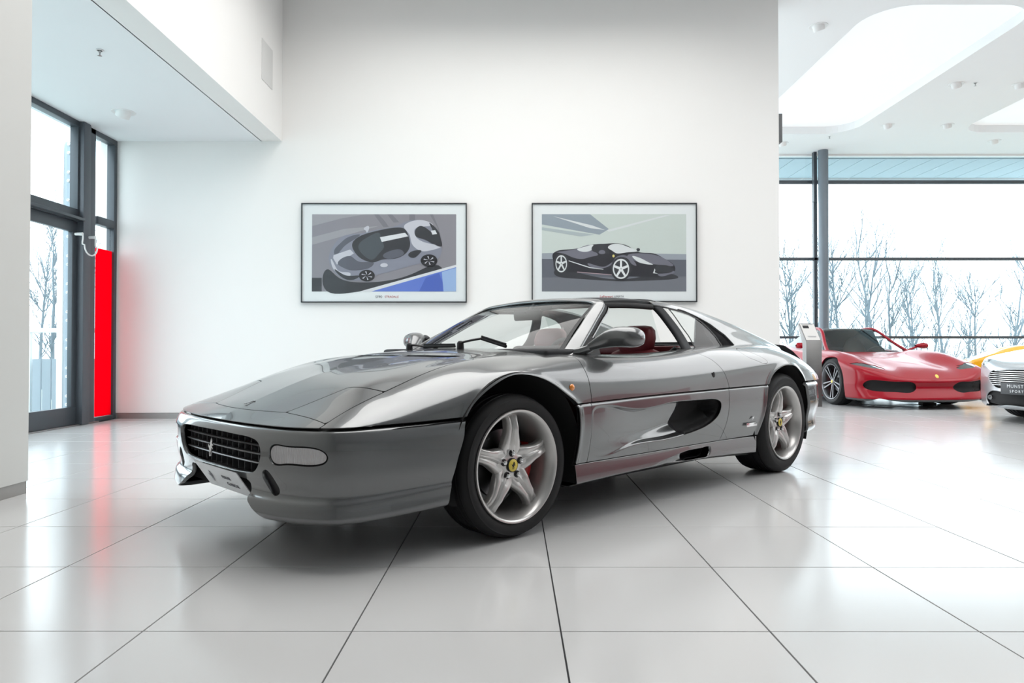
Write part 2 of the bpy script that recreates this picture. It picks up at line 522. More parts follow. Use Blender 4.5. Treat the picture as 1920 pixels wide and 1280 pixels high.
# steel column and closing panel between door and window
c = MB().box((XA - .09, 7.60, 0), (XA + .05, 7.72, HA)).box((XA - .09, 7.72, 0), (XA + .02, 7.78, HA)); c.box((XA - .06, 7.78, 0), (XA, 7.90, HA))
struct(c.build('trim_1', mat('grey_column_paint', (.085, .095, .11), .4, .2, noise=.03), bevel=.004))
# glass door
d = struct(MB().box((XA - .07, 5.72, 0.01), (XA - .02, 7.60, .20)).build('door_1', M_DARK, bevel=.004))
MB().box((XA - .07, 5.72, 2.08), (XA - .02, 7.60, 2.20)).build('door_rail', M_DARK, d, bevel=.004)
MB().box((XA - .07, 7.52, .20), (XA - .02, 7.60, 2.08)).build('door_stile', M_DARK, d, bevel=.004)
MB().box((XA - .07, 5.72, .20), (XA - .02, 5.82, 2.08)).build('door_stile', M_DARK, d, bevel=.004)
MB().box((XA - .05, 5.82, .20), (XA - .044, 7.52, 2.08)).build('pane', M_GLASS, d)
MB().box((XA - .06, 5.72, 2.205), (XA + .07, 7.60, 2.235)).build('closer_rail', M_DARK, d, bevel=.004)
MB().box((XA - .12, 5.6, -.004), (XA + .03, 7.95, .012)).build('threshold', M_STEEL, d, bevel=.003)
# white cable loop
t = empty('cable_loop', 'white cable hanging in a U across the dark door post', 'cable', (XA + .09, 7.585, 1.83))
def loop_pt(a): return (0.02 + .02 * math.sin(a), (-.13 * math.cos(a)), .21 - .24 * math.sin(a) ** .8 if math.sin(a) > 0 else .21)
pts = [(.03, -.115 + .005 * math.sin(k), .21 - k * .02) for k in range(0, 6)] + \
      [(.05, .115 * -math.cos(R(a)), .10 - .10 * math.sin(R(a))) for a in range(0, 181, 12)] + [(.03, .115, .10 + k * .02) for k in range(1, 6)]
MB().tube(pts, .008, 8).build('cable', M_WHITE, t)
for s in (-.115, .115):
    MB().lathe([(-.05, .001), (-.05, .015), (.03, .018), (.035, .001)], 16, (0, s, .215), axis='x').build('plug', M_WHITE, t)

# ---- far glazing at y = YW
w2 = struct(MB().box((2.8, YW, CH - .04), (XR, YW + .12, CH)).build('window_2', M_WHITE))
for z0, z1 in ((4.37, 4.44), (2.73, 2.79), (1.06, 1.115), (0, .10)):
    MB().box((2.8, YW, z0), (XR, YW + .09, z1)).build('transom', M_DARK, w2, bevel=.004)
for x in (3.0, 6.46, 11.1, 13.9):
    MB().box((x - .035, YW, 0), (x + .035, YW + .10, CH - .04)).build('mullion', M_DARK, w2, bevel=.004)
for a, b_ in ((3.03, 6.42), (6.49, 11.06), (11.13, 13.86)):
    for z0, z1 in ((.10, 1.06), (1.115, 2.73), (2.79, 4.37), (4.44, CH - .04)):
        MB().box((a, YW + .045, z0), (b_, YW + .052, z1)).build('pane', M_GLASS, w2)
t = empty('steel_column', 'round grey steel column standing before the far window wall', 'column', (6.5, YW - .28, 0))
MB().lathe([(0, .10), (CH, .10)], 32, axis='z').build('shaft', mat('column_grey', (.16, .19, .22), .35, .2, noise=.02), t)
MB().lathe([(0, .10), (0, .15), (.03, .15), (.035, .10)], 32, axis='z').build('base_plate', M_DARK, t)
MB().box((-.15, .10, 3.95), (-.09, .20, CH)).build('bracket', M_DARK, t)

# ---- outside: ground, canopy, bare trees, railing
M_GRASS = mat('winter_grass', (.42, .47, .45), .95, noise=.25, nscale=4)
g = MB().box((-60, YW + .3, -1.3), (60, 120, -1.2)).box((-60, -40, -.3), (XA - .3, YW + .3, -.13)); 
struct(g.build('ground', M_GRASS))
M_CANOPY = mat('canopy_board', (.45, .55, .62), .6, noise=.03)
cn = MB().box((2.5, YW + .15, 4.97), (XR + 1, YW + 1.9, 5.05)).build('canopy', M_CANOPY)
tag(cn, 'pale blue boarded canopy outside above the far window wall', 'canopy')
for k in range(24):
    MB().box((2.6 + k * .5, YW + .2, 4.952), (2.6 + k * .5 + .485, YW + 1.88, 4.968)).build('board', M_CANOPY, cn)
MB().box((2.5, YW + 1.9, 4.9), (XR + 1, YW + 2.0, 5.05)).build('fascia', M_WHITE, cn)

M_BARK = mat('hazed_bark', (.16, .20, .23), .9, noise=.2, nscale=6)  # blue-grey of glare and haze put into the bark colour
def bare_tree(x, y, z0, H, lean, seed, label, name='bare_tree', group='bare winter trees outside'):
    rnd = random.Random(seed); t = empty(name, label, 'tree', (x, y, z0), 0, group)
    def branch(mb, p, d, L, r, depth, lvl):
        n = 5; pts = [p]; q = p
        for k in range(n):
            d = (d + Vector((rnd.uniform(-.14, .14), rnd.uniform(-.14, .14), rnd.uniform(.0, .13)))).normalized()
            q = q + d * L / n; pts.append(q)
        mb.tube(pts, [r * (1 - .75 * k / n) for k in range(n + 1)], 5 if lvl < 2 else 3, cap=False)
        if depth > 0:
            for k in range(rnd.randint(4, 6) if lvl < 2 else 3):
                i = rnd.randint(1, n); a = rnd.uniform(0, 6.28); s = rnd.uniform(.35, .75)
                dd = (d + Vector((math.cos(a) * s, math.sin(a) * s, rnd.uniform(.0, .35)))).normalized()
                branch(mb, pts[i], dd, L * rnd.uniform(.45, .68), r * (1 - .75 * i / n) * .65 + .003, depth - 1, lvl + 1)
    mt = MB(); n = 8; pts = [Vector((0, 0, 0))]; d = Vector((lean, 0, 1)).normalized(); q = Vector((0, 0, 0))
    for k in range(n):
        d = (d + Vector((rnd.uniform(-.07, .07), rnd.uniform(-.07, .07), .05))).normalized(); q = q + d * H * .8 / n; pts.append(q)
    mt.tube(pts, [.066 * H / 6 * (1 - .85 * k / n) + .006 for k in range(n + 1)], 7)
    mt.build('trunk', M_BARK, t, fix=False)
    mb = MB()
    for k in range(17):
        i = rnd.randint(2, n); a = rnd.uniform(0, 6.28); s = rnd.uniform(.35, .8)
        branch(mb, pts[i], Vector((math.cos(a) * s, math.sin(a) * s, .9)).normalized(), H * rnd.uniform(.18, .34), .021 * H / 6, 2, 1)
    o = mb.build('branches', M_BARK, t, fix=False); o['kind'] = 'stuff'
    return t
tree_spots = [(1480, 20, 6.6, .05), (1497, 24, 6.6, -.05), (1512, 29, 6.2, .1), (1572, 21, 7.2, .12), (1602, 25.5, 7.6, .15), (1640, 36, 7.4, .0),
              (1660, 22, 6.9, .05), (1702, 28, 5.6, .12), (1738, 25.0, 5.2, .0), (1768, 26, 6.4, .08), (1806, 32, 5.4, .1),
              (1838, 21, 5.6, .0), (1866, 27, 6.2, .15), (1895, 34, 6.6, .1), (1545, 40, 6.6, 0), (1720, 37, 6.2, 0)]
tl = ['bare tree at the far left of the far window, nearest the white wall', 'second bare tree from the white wall end', 'slim bare tree just left of the steel column',
      'tall bare tree immediately right of the steel column', 'wide bare tree behind the black car roof', 'bare tree above the windscreen of the red car',
      'tall far bare tree above the red car nose', 'short leaning bare tree above the red bonnet', 'straight thin bare tree right of the red car mirror', 'forked bare tree in the middle right pane',
      'low bare tree left of the yellow car', 'tall bare tree above the left end of the yellow car', 'leaning bare tree above the yellow car', 'bare tree at the right edge of the far window',
      'thin far bare tree partly behind the steel column', 'most distant bare tree, seen above the red car bonnet']
for k, ((px, Y, H, ln), lb) in enumerate(zip(tree_spots, tl)):
    bare_tree((px - 962) / 1320 * Y, Y, -1.2, 1.2 + (H - 1.2) * (Y / 24) * .8, ln, 40 + k, lb)
# hedge band beyond
def hedge(name, x0, x1, y, z0, H, seed, label):
    rnd = random.Random(seed); mb = MB()
    for k in range(int((x1 - x0) * 70)):
        x = rnd.uniform(x0, x1); yy = y + rnd.uniform(-1.2, 1.2); hh = H * rnd.uniform(.5, 1.1)
        p = Vector((x, yy, z0)); d = Vector((rnd.uniform(-.4, .4), rnd.uniform(-.3, .3), 1)); w_ = .012
        q = p + d * hh * .5; r = q + Vector((rnd.uniform(-.4, .4), 0, 1)) * hh * .5
        mb.add([p + Vector((-w_, 0, 0)), p + Vector((w_, 0, 0)), q + Vector((w_ * .8, 0, 0)), q - Vector((w_ * .8, 0, 0)), r], [(0, 1, 2, 3), (3, 2, 4)])
    o = mb.build(name, M_BARK, fix=False); o['kind'] = 'stuff'
    tag(o, label, 'hedge'); return o
hedge('brush_hedge', 4, 44, 44, -1.2, 3.0, 3, 'band of bare brushwood along the horizon outside the far window')
for k, (px, Y, H) in enumerate([(100, 13.5, 3.6), (78, 17, 3.7), (122, 21, 4.6)]):
    bare_tree((px - 962) / 1320 * Y, Y, -.13, H, .03, 90 + k, ['bare tree seen through the glass door, centre', 'bare tree seen through the glass door beside the white wall', 'farther bare tree seen through the door by the post'][k],
              group='bare winter trees beyond the door')
# railing and fence seen through the door
M_RAIL = mat('galvanised_rail', (.55, .60, .63), .4, .4, noise=.03)
t = empty('terrace_railing', 'white metal railing outside the glass door', 'railing', (-9.2, 9.6, -.13))
MB().box((-4, -.03, 1.18), (4.2, .03, 1.24)).build('handrail', M_RAIL, t, bevel=.005)
for x in (-3, -1.6, -.2, 1.2, 2.6, 3.9):
    MB().box((x - .025, -.025, 0), (x + .025, .025, 1.2)).build('post', M_RAIL, t)
t = empty('slatted_fence', 'grey vertical slatted fence below the railing outside the door', 'fence', (-9.2, 9.9, -.13))
for k in range(60):
    MB().box((-4 + k * .14, -.012, 0), (-4 + k * .14 + .12, .012, .82)).build('slat', mat('fence_slat', (.26, .31, .35), .7, noise=.05), t)
t = empty('bolted_post', 'outside steel post with a column of round bolts by the door', 'post', (-5.25, 8.35, -.13))
MB().box((-.05, -.06, 0), (.05, .06, 3.4)).build('post_web', mat('blue_grey_post', (.30, .36, .41), .5, .2, noise=.03), t)
MB().box((-.16, -.02, 0), (-.09, .06, 3.4)).build('drainpipe', M_WHITE, t)
for k in range(10):
    for dz in (0, .1):
        MB().lathe([(-.066, .001), (-.080, .012), (-.075, .018), (-.06, .02)], 12, (0.0, 0, .3 + k * .33 + dz), axis='y').build('bolt', M_WHITE, t)

# added red panel out of view, only to give the paintwork red reflections
rp = MB().box((10.9, 0.6, 0.0), (11.0, 5.8, 1.5)).build('red_reflection_panel', mat('red_lacquer', (.34, .008, .03), .3, noise=.02), bevel=.01)
tag(rp, 'low red panel added out of view at the right to redden the paint reflections', 'reflection panel')

# ---- framed pictures
def flat(mb, poly, d, mi):
    """poly in picture fractions (x 0..1, y 0..1 downwards)"""
    k = len(poly); return poly, d, mi
def picture(name, x0, x1, z0, z1, ix0, ix1, iz0, iz1, label, layers, mats, writing):
    y = YB
    t = empty(name, label, 'picture', ((x0 + x1) / 2, y, z0))
    cx = (x0 + x1) / 2
    T = Matrix.Translation((-cx, -y, -z0))
    fw, fd = .012, .045
    mb = MB().box((x0, y - fd, z0), (x0 + fw, y, z1)).box((x1 - fw, y - fd, z0), (x1, y, z1)).box((x0 + fw, y - fd, z0), (x1 - fw, y, z0 + fw)).box((x0 + fw, y - fd, z1 - fw), (x1 - fw, y, z1))
    mb.build('frame', mat('picture_frame_metal', (.05, .055, .06), .35, .6, noise=.03), t, M=T)
    MB().box((x0 + fw, y - .030, z0 + fw), (x1 - fw, y - .005, z1 - fw)).build('mount_board', mat('mount_white', (.80, .83, .84), .5, noise=.01), t, M=T)
    mb = MB(); W_, H_ = ix1 - ix0, iz1 - iz0
    import mathutils.geometry as mg
    for n, (poly, mi) in enumerate(layers):
        d = .0305 + .00022 * n
        pts = [Vector((ix0 + p[0] * W_, 0, iz1 - p[1] * H_)) for p in poly]
        tris = mg.tessellate_polygon([pts])
        mb.add([(p.x, y - d, p.z) for p in pts], [tuple(tr) for tr in tris], mi)
    o = mb.build('print', mats, t, M=T, fix=False)
    me = o.data
    MB().box((x0 + fw, y - .0405, z0 + fw), (x1 - fw, y - .038, z1 - fw)).build('glazing', M_PGLASS, t, M=T)
    for (txt, px, pz, sz, mt) in writing:
        MT = T @ Matrix.Translation((px, y - .0312, pz)) @ Matrix.Rotation(R(90), 4, 'X') 
        text_mesh('caption', txt, sz, mt, MT, t)
    return t
def sm(pts, n=60): return [tuple(p) for p in closed_curve(pts, n)]
def pm(name, c, r=.5): return mat('print_' + name, c, r)
def ell(cx, cy, rx, ry, n=28, rot=0):
    return [(cx + rx * math.cos(a) * math.cos(rot) - ry * math.sin(a) * math.sin(rot) * .56, cy + rx * math.cos(a) * math.sin(rot) * 1.8 + ry * math.sin(a) * math.cos(rot)) for a in [2 * math.pi * k / n for k in range(n)]]
def pp(pts, crop):  # pixels in the zoomed crop -> picture fractions
    x0, y0, x1, y1 = crop
    return [((x - x0) / (x1 - x0), (y - y0) / (y1 - y0)) for x, y in pts]
c1 = (195, 175, 1722, 996)
asph = [(-0.0, 0), (1, 0), (1, 1), (0, 1)]
L1 = [(asph, 0),
      (pp([(195, 300), (500, 220), (760, 175), (195, 175)], c1), 1), (pp([(195, 500), (620, 380), (900, 300), (540, 330), (195, 420)], c1), 1),
      (pp([(900, 175), (960, 240), (1010, 310), (950, 310), (890, 230), (850, 175)], c1), 2), (pp([(1040, 175), (1120, 260), (1060, 265), (990, 175)], c1), 2),
      (pp([(1225, 175), (1285, 175), (1285, 240), (1225, 240)], c1), 2), (pp([(1440, 175), (1475, 175), (1540, 330), (1560, 450), (1530, 330)], c1), 2),
      (pp([(195, 850), (300, 850), (300, 996), (195, 996)], c1), 3),
      (sm(pp([(370, 760), (480, 850), (700, 900), (1000, 880), (1300, 790), (1540, 720), (1580, 780), (1400, 850), (1000, 960), (700, 996), (360, 996)], c1)), 3),
      (pp([(700, 996), (1722, 712), (1722, 738), (825, 996)], c1), 4), (pp([(825, 996), (1722, 738), (1722, 996)], c1), 5),
      (pp([(1570, 790), (1722, 745), (1722, 996), (1590, 996)], c1), 6), (pp([(1330, 996), (1400, 850), (1540, 800), (1580, 900), (1580, 996)], c1), 7),
      (sm(pp([(372, 640), (395, 560), (450, 470), (560, 395), (700, 380), (830, 350), (1000, 320), (1110, 290), (1200, 250), (1370, 240), (1460, 280), (1540, 370), (1565, 470), (1560, 600), (1500, 670), (1340, 700), (1180, 740), (1000, 790), (860, 830), (700, 880), (560, 870), (440, 790), (385, 710)], c1), 90), 8),
      (sm(pp([(1170, 300), (1250, 250), (1400, 245), (1480, 290), (1300, 320), (1280, 370), (1320, 440), (1450, 490), (1560, 520), (1450, 560), (1380, 570), (1260, 500), (1220, 380)], c1)), 9),
      (sm(pp([(430, 590), (500, 480), (600, 410), (700, 390), (600, 470), (500, 560), (440, 610)], c1)), 10),
      (pp([(425, 610), (600, 550), (640, 590), (460, 710), (420, 640)], c1), 9),
      (sm(pp([(470, 700), (600, 620), (700, 680), (850, 690), (840, 720), (700, 770), (600, 770), (520, 740)], c1)), 10),
      (sm(pp([(625, 480), (700, 410), (870, 355), (1050, 320), (1150, 320), (1215, 400), (1235, 490), (1180, 600), (1060, 650), (930, 660), (860, 685), (740, 660), (650, 580)], c1), 80), 3),
      (sm(pp([(690, 500), (800, 410), (900, 370), (930, 440), (960, 520), (900, 600), (830, 660), (740, 610)], c1)), 11),
      (pp([(915, 420), (1180, 372), (1215, 410), (935, 470)], c1), 4), (sm(pp([(950, 625), (1040, 560), (1130, 550), (1170, 590), (1080, 640), (1000, 650)], c1)), 10),
      (sm(pp([(1290, 345), (1340, 300), (1440, 350), (1490, 420), (1480, 490), (1400, 450), (1310, 420)], c1)), 3), (sm(pp([(1440, 265), (1520, 340), (1560, 440), (1555, 520), (1500, 500), (1480, 380)], c1)), 3),
      (pp([(1455, 350), (1500, 345), (1520, 385), (1470, 392)], c1), 4),
      (sm(pp([(1220, 620), (1290, 560), (1350, 560), (1330, 600), (1260, 640)], c1)), 3), (sm(pp([(400, 650), (440, 720), (520, 790), (600, 800), (600, 830), (500, 810), (420, 750)], c1)), 9),
      (sm(pp([(440, 760), (520, 810), (600, 830), (700, 830), (640, 870), (540, 860)], c1)), 3),
      (ell(*pp([(778, 828)], c1)[0], .055, .075), 12), (ell(*pp([(1435, 668)], c1)[0], .058, .080), 12),
      (sm(pp([(745, 335), (790, 300), (800, 330), (775, 370), (765, 350)], c1)), 9), (sm(pp([(920, 720), (960, 695), (1000, 715), (960, 740)], c1)), 9)]
for cxp, cyp in ((778, 828), (1435, 668)):
    for k in range(6):
        a = k * math.pi / 3 + .3; p = pp([(cxp + 8 * math.cos(a + .6), cyp + 8 * math.sin(a + .6)), (cxp + 58 * math.cos(a - .1), cyp + 46 * math.sin(a - .1)), (cxp + 58 * math.cos(a + .15), cyp + 46 * math.sin(a + .15))], c1)
        L1.append((p, 9))
mats1 = [pm('asphalt', (.27, .26, .29)), pm('asphalt_light', (.36, .35, .38)), pm('tyre_mark', (.20, .195, .22)), pm('near_black', (.035, .037, .045)), pm('stripe', (.72, .73, .76)),
         pm('blue', (.13, .21, .62)), pm('pale_blue', (.33, .47, .74)), pm('deep_blue', (.08, .14, .50)), pm('body_grey', (.25, .26, .32)), pm('body_light', (.58, .58, .64)),
         pm('body_dark', (.11, .115, .145)), pm('screen', (.07, .085, .10)), pm('wheel', (.015, .015, .02))]
M_INKR = pm('ink_red', (.45, .02, .03)); M_INKG = pm('ink_grey', (.10, .11, .13))
P1 = (-2.502, -.547, 1.371, 2.547)
picture('framed_picture', *P1, -2.376, -.672, 1.502, 2.415, 'left framed print of a silver car on asphalt with a blue corner', L1, mats1,
        [('SF90', -1.585, 1.438, .042, M_INKG), ('STRADALE', -1.432, 1.438, .035, M_INKR)])
c2 = (183, 180, 1727, 1010)
L2 = [(asph, 0), (pp([(183, 180), (700, 180), (900, 340), (800, 400), (183, 290)], c2), 1), (pp([(183, 320), (750, 400), (600, 420), (183, 350)], c2), 2), (pp([(300, 200), (720, 300), (860, 350), (700, 330)], c2), 3),
      (pp([(880, 350), (1500, 190), (1560, 190), (900, 370)], c2), 3),
      (pp([(183, 600), (500, 590), (1727, 610), (1727, 700), (183, 700)], c2), 4), (pp([(183, 660), (1727, 670), (1727, 1010), (183, 1010)], c2), 5), (pp([(183, 860), (1727, 850), (1727, 1010), (183, 1010)], c2), 6),
      (sm(pp([(310, 800), (700, 840), (1200, 860), (1600, 830), (1640, 850), (1400, 890), (1000, 900), (500, 870), (320, 830)], c2)), 7),
      (sm(pp([(305, 600), (360, 570), (520, 555), (700, 510), (850, 498), (1000, 495), (1100, 520), (1230, 590), (1370, 600), (1480, 650), (1580, 710), (1600, 800), (1560, 830), (1350, 855), (1160, 850), (900, 830), (560, 805), (330, 770), (305, 680)], c2), 100), 8),
      (sm(pp([(340, 590), (520, 560), (700, 515), (730, 560), (780, 620), (700, 640), (630, 660), (500, 640), (400, 600)], c2)), 9),
      (sm(pp([(560, 560), (640, 530), (730, 510), (720, 560), (600, 580)], c2)), 3),
      (sm(pp([(1100, 620), (1230, 600), (1400, 620), (1560, 700), (1590, 730), (1400, 720), (1200, 690)], c2)), 9),
      (sm(pp([(720, 570), (745, 510), (850, 500), (900, 510), (890, 560), (905, 600), (800, 600)], c2)), 7),
      (sm(pp([(890, 540), (930, 505), (1010, 500), (1100, 530), (1200, 580), (1100, 590), (980, 600), (930, 570)], c2)), 3),
      (sm(pp([(790, 590), (825, 565), (858, 580), (850, 605), (810, 608)], c2)), 9), (sm(pp([(1198, 550), (1215, 545), (1232, 560), (1215, 580)], c2)), 7),
      (sm(pp([(940, 690), (980, 640), (1060, 620), (1130, 650), (1180, 700), (1190, 735), (1150, 720), (1100, 660), (1030, 640), (970, 680), (900, 740), (840, 760), (680, 730), (670, 712), (840, 745), (900, 720)], c2), 90), 9),
      (sm(pp([(1150, 630), (1230, 650), (1330, 700), (1370, 720), (1260, 710), (1180, 670)], c2)), 3),
      (pp([(560, 798), (930, 828), (930, 836), (560, 806)], c2), 10), (pp([(465, 675), (700, 750), (840, 770), (840, 776), (690, 758), (465, 684)], c2), 3),
      (pp([(1370, 815), (1395, 745), (1405, 752), (1388, 805), (1425, 820)], c2), 3), (sm(pp([(1420, 830), (1560, 805), (1595, 790), (1600, 808), (1560, 825), (1440, 845)], c2)), 9),
      (sm(pp([(1400, 740), (1560, 745), (1585, 790), (1420, 800)], c2)), 7)]
for (cxp, cyp, rx, ry) in ((390, 713, 62, 92), (1028, 768, 88, 108)):
    cc = pp([(cxp, cyp)], c2)[0]; W2, H2 = 1727 - 183, 830
    L2 += [(ell(*cc, (rx + 22) / W2, (ry + 20) / H2, 36), 7), (ell(*cc, rx / W2, ry / H2, 36), 3), (ell(*cc, rx * .84 / W2, ry * .84 / H2, 36), 7)]
    for k in range(5):
        a = k * 2 * math.pi / 5 - math.pi / 2
        q = [(cxp + rx * .15 * math.cos(a - 1.2), cyp + ry * .15 * math.sin(a - 1.2)), (cxp + rx * .92 * math.cos(a - .12), cyp + ry * .92 * math.sin(a - .12)), (cxp + rx * .92 * math.cos(a + .12), cyp + ry * .92 * math.sin(a + .12)), (cxp + rx * .15 * math.cos(a + 1.2), cyp + ry * .15 * math.sin(a + 1.2))]
        L2.append((pp(q, c2), 3))
L2.append((ell(*pp([(948, 630)], c2)[0], .008, .018), 11))
mats2 = [pm('sky', (.60, .66, .63)), pm('cloud_dark', (.30, .35, .40)), pm('cloud_mid', (.42, .48, .50)), pm('pale', (.70, .73, .74)), pm('haze', (.33, .36, .41)), pm('ground', (.12, .13, .16)), pm('ground_near', (.17, .18, .21)),
         MATS['print_near_black'], pm('car_black', (.02, .02, .028)), pm('car_sheen', (.17, .17, .21)), pm('sill_red', (.45, .33, .36)), pm('shield', (.7, .6, .2))]
P2 = (.22, 2.17, 1.377, 2.547)
picture('framed_picture', *P2, .34, 2.044, 1.502, 2.415, 'right framed print of a black open sports car under grey sky', L2, mats2,
        [('LaFerrari', 1.10, 1.440, .042, M_INKR), ('APERTA', 1.25, 1.440, .033, M_INKG)])
# ================================================================== THE HERO CAR
def paint(name, col, rough=.32, metal=.75, coat=1.0):
    m = mat(name, col, rough, metal, coat, coat_rough=.02)
    nt = m.node_tree; b = nt.nodes['Principled BSDF']
    tc = nt.nodes.new('ShaderNodeTexCoord'); v = nt.nodes.new('ShaderNodeTexVoronoi'); v.inputs['Scale'].default_value = 900
    mx = nt.nodes.new('ShaderNodeMix'); mx.data_type = 'RGBA'
    mx.inputs[6].default_value = (*[c * .93 for c in col], 1); mx.inputs[7].default_value = (*[min(1, c * 1.07) for c in col], 1)
    nt.links.new(tc.outputs['Object'], v.inputs['Vector']); nt.links.new(v.outputs['Color'], mx.inputs[0]); nt.links.new(mx.outputs[2], b.inputs['Base Color'])
    return m
M_GREY = paint('titanium_grey_paint', (.142, .147, .150), .25, .75, .8)
M_UNDER = mat('black_underlay', (.008, .008, .009), .8, noise=.1)
M_RUB = mat('tyre_rubber', (.011, .011, .012), .6, spec=.3, noise=.15, nscale=50, bump=.03)
M_RIM = mat('silver_wheel_paint', (.50, .49, .48), .28, .7, coat=.7, noise=.01)
M_CHROME = mat('chrome', (.75, .75, .76), .08, 1.0, noise=.02)
M_DISC = mat('brake_disc_steel', (.15, .15, .155), .35, 1.0, noise=.06, nscale=80)
M_CALR = mat('red_caliper', (.30, .01, .01), .35, noise=.03)
M_YEL = mat('yellow_badge', (.72, .56, .08), .35, noise=.02)
M_ORA = mat('amber_lens', (.85, .25, .01), .15, coat=1, noise=.02)
M_SEAL = mat('black_rubber_seal', (.010, .010, .011), .55, spec=.25, noise=.1, nscale=100)
M_TARGA = mat('black_roof_leather', (.014, .016, .019), .6, spec=.25, noise=.1, nscale=150, bump=.04)
M_RED = mat('burgundy_leather', (.16, .018, .024), .45, noise=.08, nscale=90, bump=.05)
M_DASH = mat('dark_dashboard', (.018, .019, .022), .6, spec=.3, noise=.1, nscale=120, bump=.05)
M_CARGL = glass_mat('car_glass', (.80, .84, .83))
M_LENS = mat('ribbed_clear_lens', (.80, .80, .80), .12, coat=1, noise=.02)
HORSE = [(-.30, -1), (-.16, -1), (-.20, -.55), (-.02, -.35), (.10, -.60), (.02, -.95), (.16, -.92), (.26, -.5), (.16, -.2), (.30, -.05), (.58, -.18), (.62, -.02), (.36, .12),
         (.42, .25), (.66, .22), (.68, .34), (.42, .42), (.34, .55), (.48, .62), (.44, .72), (.30, .82), (.20, 1), (.12, .84), (-.02, .62), (-.10, .30), (-.22, .12), (-.42, .18), (-.60, .42), (-.56, .02), (-.38, -.10), (-.30, -.35), (-.36, -.7)]
def horse(name, size, m, parent, M, th=.001):
    mb = MB(); import mathutils.geometry as mg
    pts = [Vector((x * size * .5, 0, z * size * .5)) for x, z in HORSE]; k = len(pts)
    tr = mg.tessellate_polygon([pts])
    mb.add([(p.x, s * th, p.z) for s in (-1, 0) for p in pts], [tuple(t) for t in tr] + [(i, (i + 1) % k, k + (i + 1) % k, k + i) for i in range(k)])
    return mb.build(name, m, parent, M=M)

